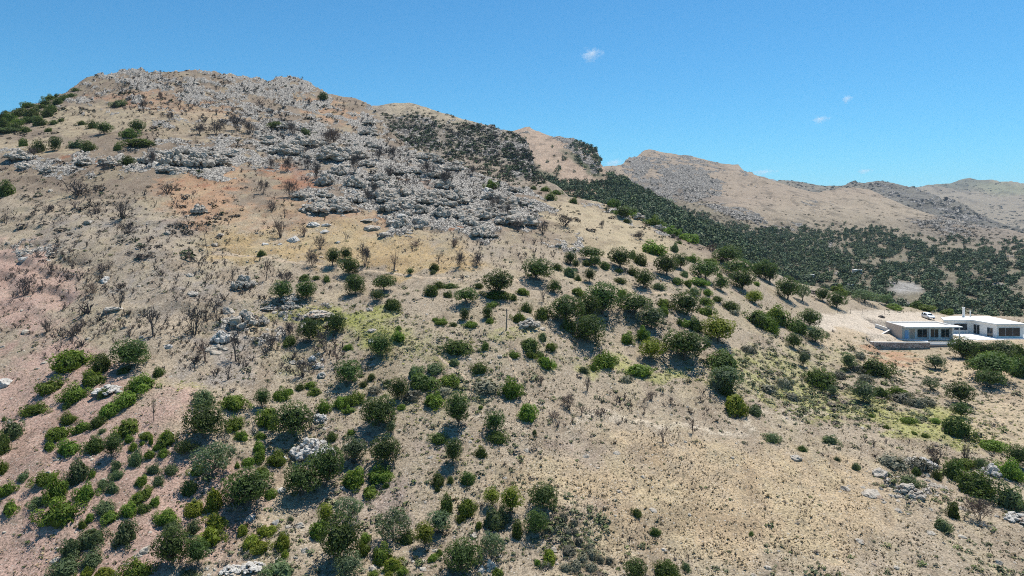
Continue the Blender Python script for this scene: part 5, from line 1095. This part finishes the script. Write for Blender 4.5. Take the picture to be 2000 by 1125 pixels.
# ------------------------------------------------------------------ a label for every plant and rock: its look, where it grows, and its place among its like
ORD = 'first second third fourth fifth sixth seventh eighth ninth tenth eleventh twelfth'.split()
KIND = {'b': 'bright green bush', 'd': 'dark green bush', 'g': 'grey green bush', 'y': 'yellow green bush', 's': 'dry grey shrub', 't': 'dark green tree', 'T': 'round crowned dark tree', 'o': 'grey green tree', 'Y': 'yellow green tree',
        'fan': 'bare burnt shrub', 'tree': 'leafless burnt tree', 'tall': 'thin burnt stem cluster', 'low': 'sprawling burnt shrub', 'brush': 'twiggy burnt shrub',
        'Rpale': 'pale loose boulder', 'Rgrey': 'grey loose boulder', 'Cgrey': 'craggy grey outcrop', 'Cpale': 'pale rock heap'}
def zone(px, py):
    if px >= 1440:
        if py < 560: return 'on the wooded right crest'
        if py < 625: return 'on the crest behind the yard'
        if px > 1840 and py < 765: return 'in the clump below the house'
        if py < 790: return 'between old field and house'
        return 'around rocks at lower right' if px > 1600 else 'on the wide dry field'
    if px >= 1000:
        if py < 480: return 'on the upper right shoulder'
        if py < 570: return 'at the top of the grove'
        if py < 650: return 'in the middle of the grove'
        if py < 790: return 'just below the grove'
        return 'in scrub at the field corner' if (py > 960 and px < 1230) else 'on the wide dry field'
    if px >= 470:
        if py < 300: return 'on the slope under the skyline'
        if py < 460: return 'in the grey rocky band'
        if py < 550: return 'along the dirt track'
        if py < 650: return 'around the green turf patch'
        if py < 780: return 'on the slope below the turf'
        if py < 900: return 'around the pale rubble heap'
        if py < 1000: return 'below the pale rubble heap'
        return 'in thickets at bottom centre'
    if py < 300: return 'under the summit at left'
    if py < 400: return 'among crags at upper left'
    if py < 560: return 'on the upper burnt slope'
    if py < 690: return 'low on the burnt slope'
    if py < 860: return 'on the upper pink scree'
    if py < 960: return 'on the middle pink scree'
    return 'on the lower pink scree'
classes = {}
for o, k, px, py, w, h in THINGS:
    if k == 'y' and o['category'] == 'tree': k = 'Y'
    size = 'small' if w < 25 else ('large' if w > 47 else 'middling')
    classes.setdefault((size, KIND[k], zone(px, py)), []).append((px, py, o))
for (size, kd, zn), L in classes.items():
    base = f'{size} {kd} {zn}'
    if len(L) == 1: L[0][2]['label'] = base; continue
    n = len(L); rows = 1 if n <= 5 else (2 if n <= 10 else 3); L.sort(key=lambda t: t[1]); cut = [round(i * n / rows) for i in range(rows + 1)]
    names = {1: [''], 2: ['upper half, ', 'lower half, '], 3: ['upper third, ', 'middle third, ', 'lower third, ']}[rows]
    for i in range(rows):
        row = sorted(L[cut[i]:cut[i + 1]], key=lambda t: t[0])
        for j, (px, py, o) in enumerate(row):
            o['label'] = f'{base}, {names[i]}' + ('leftmost' if j == 0 else ('rightmost' if j == len(row) - 1 else f'{ORD[j]} from left'))
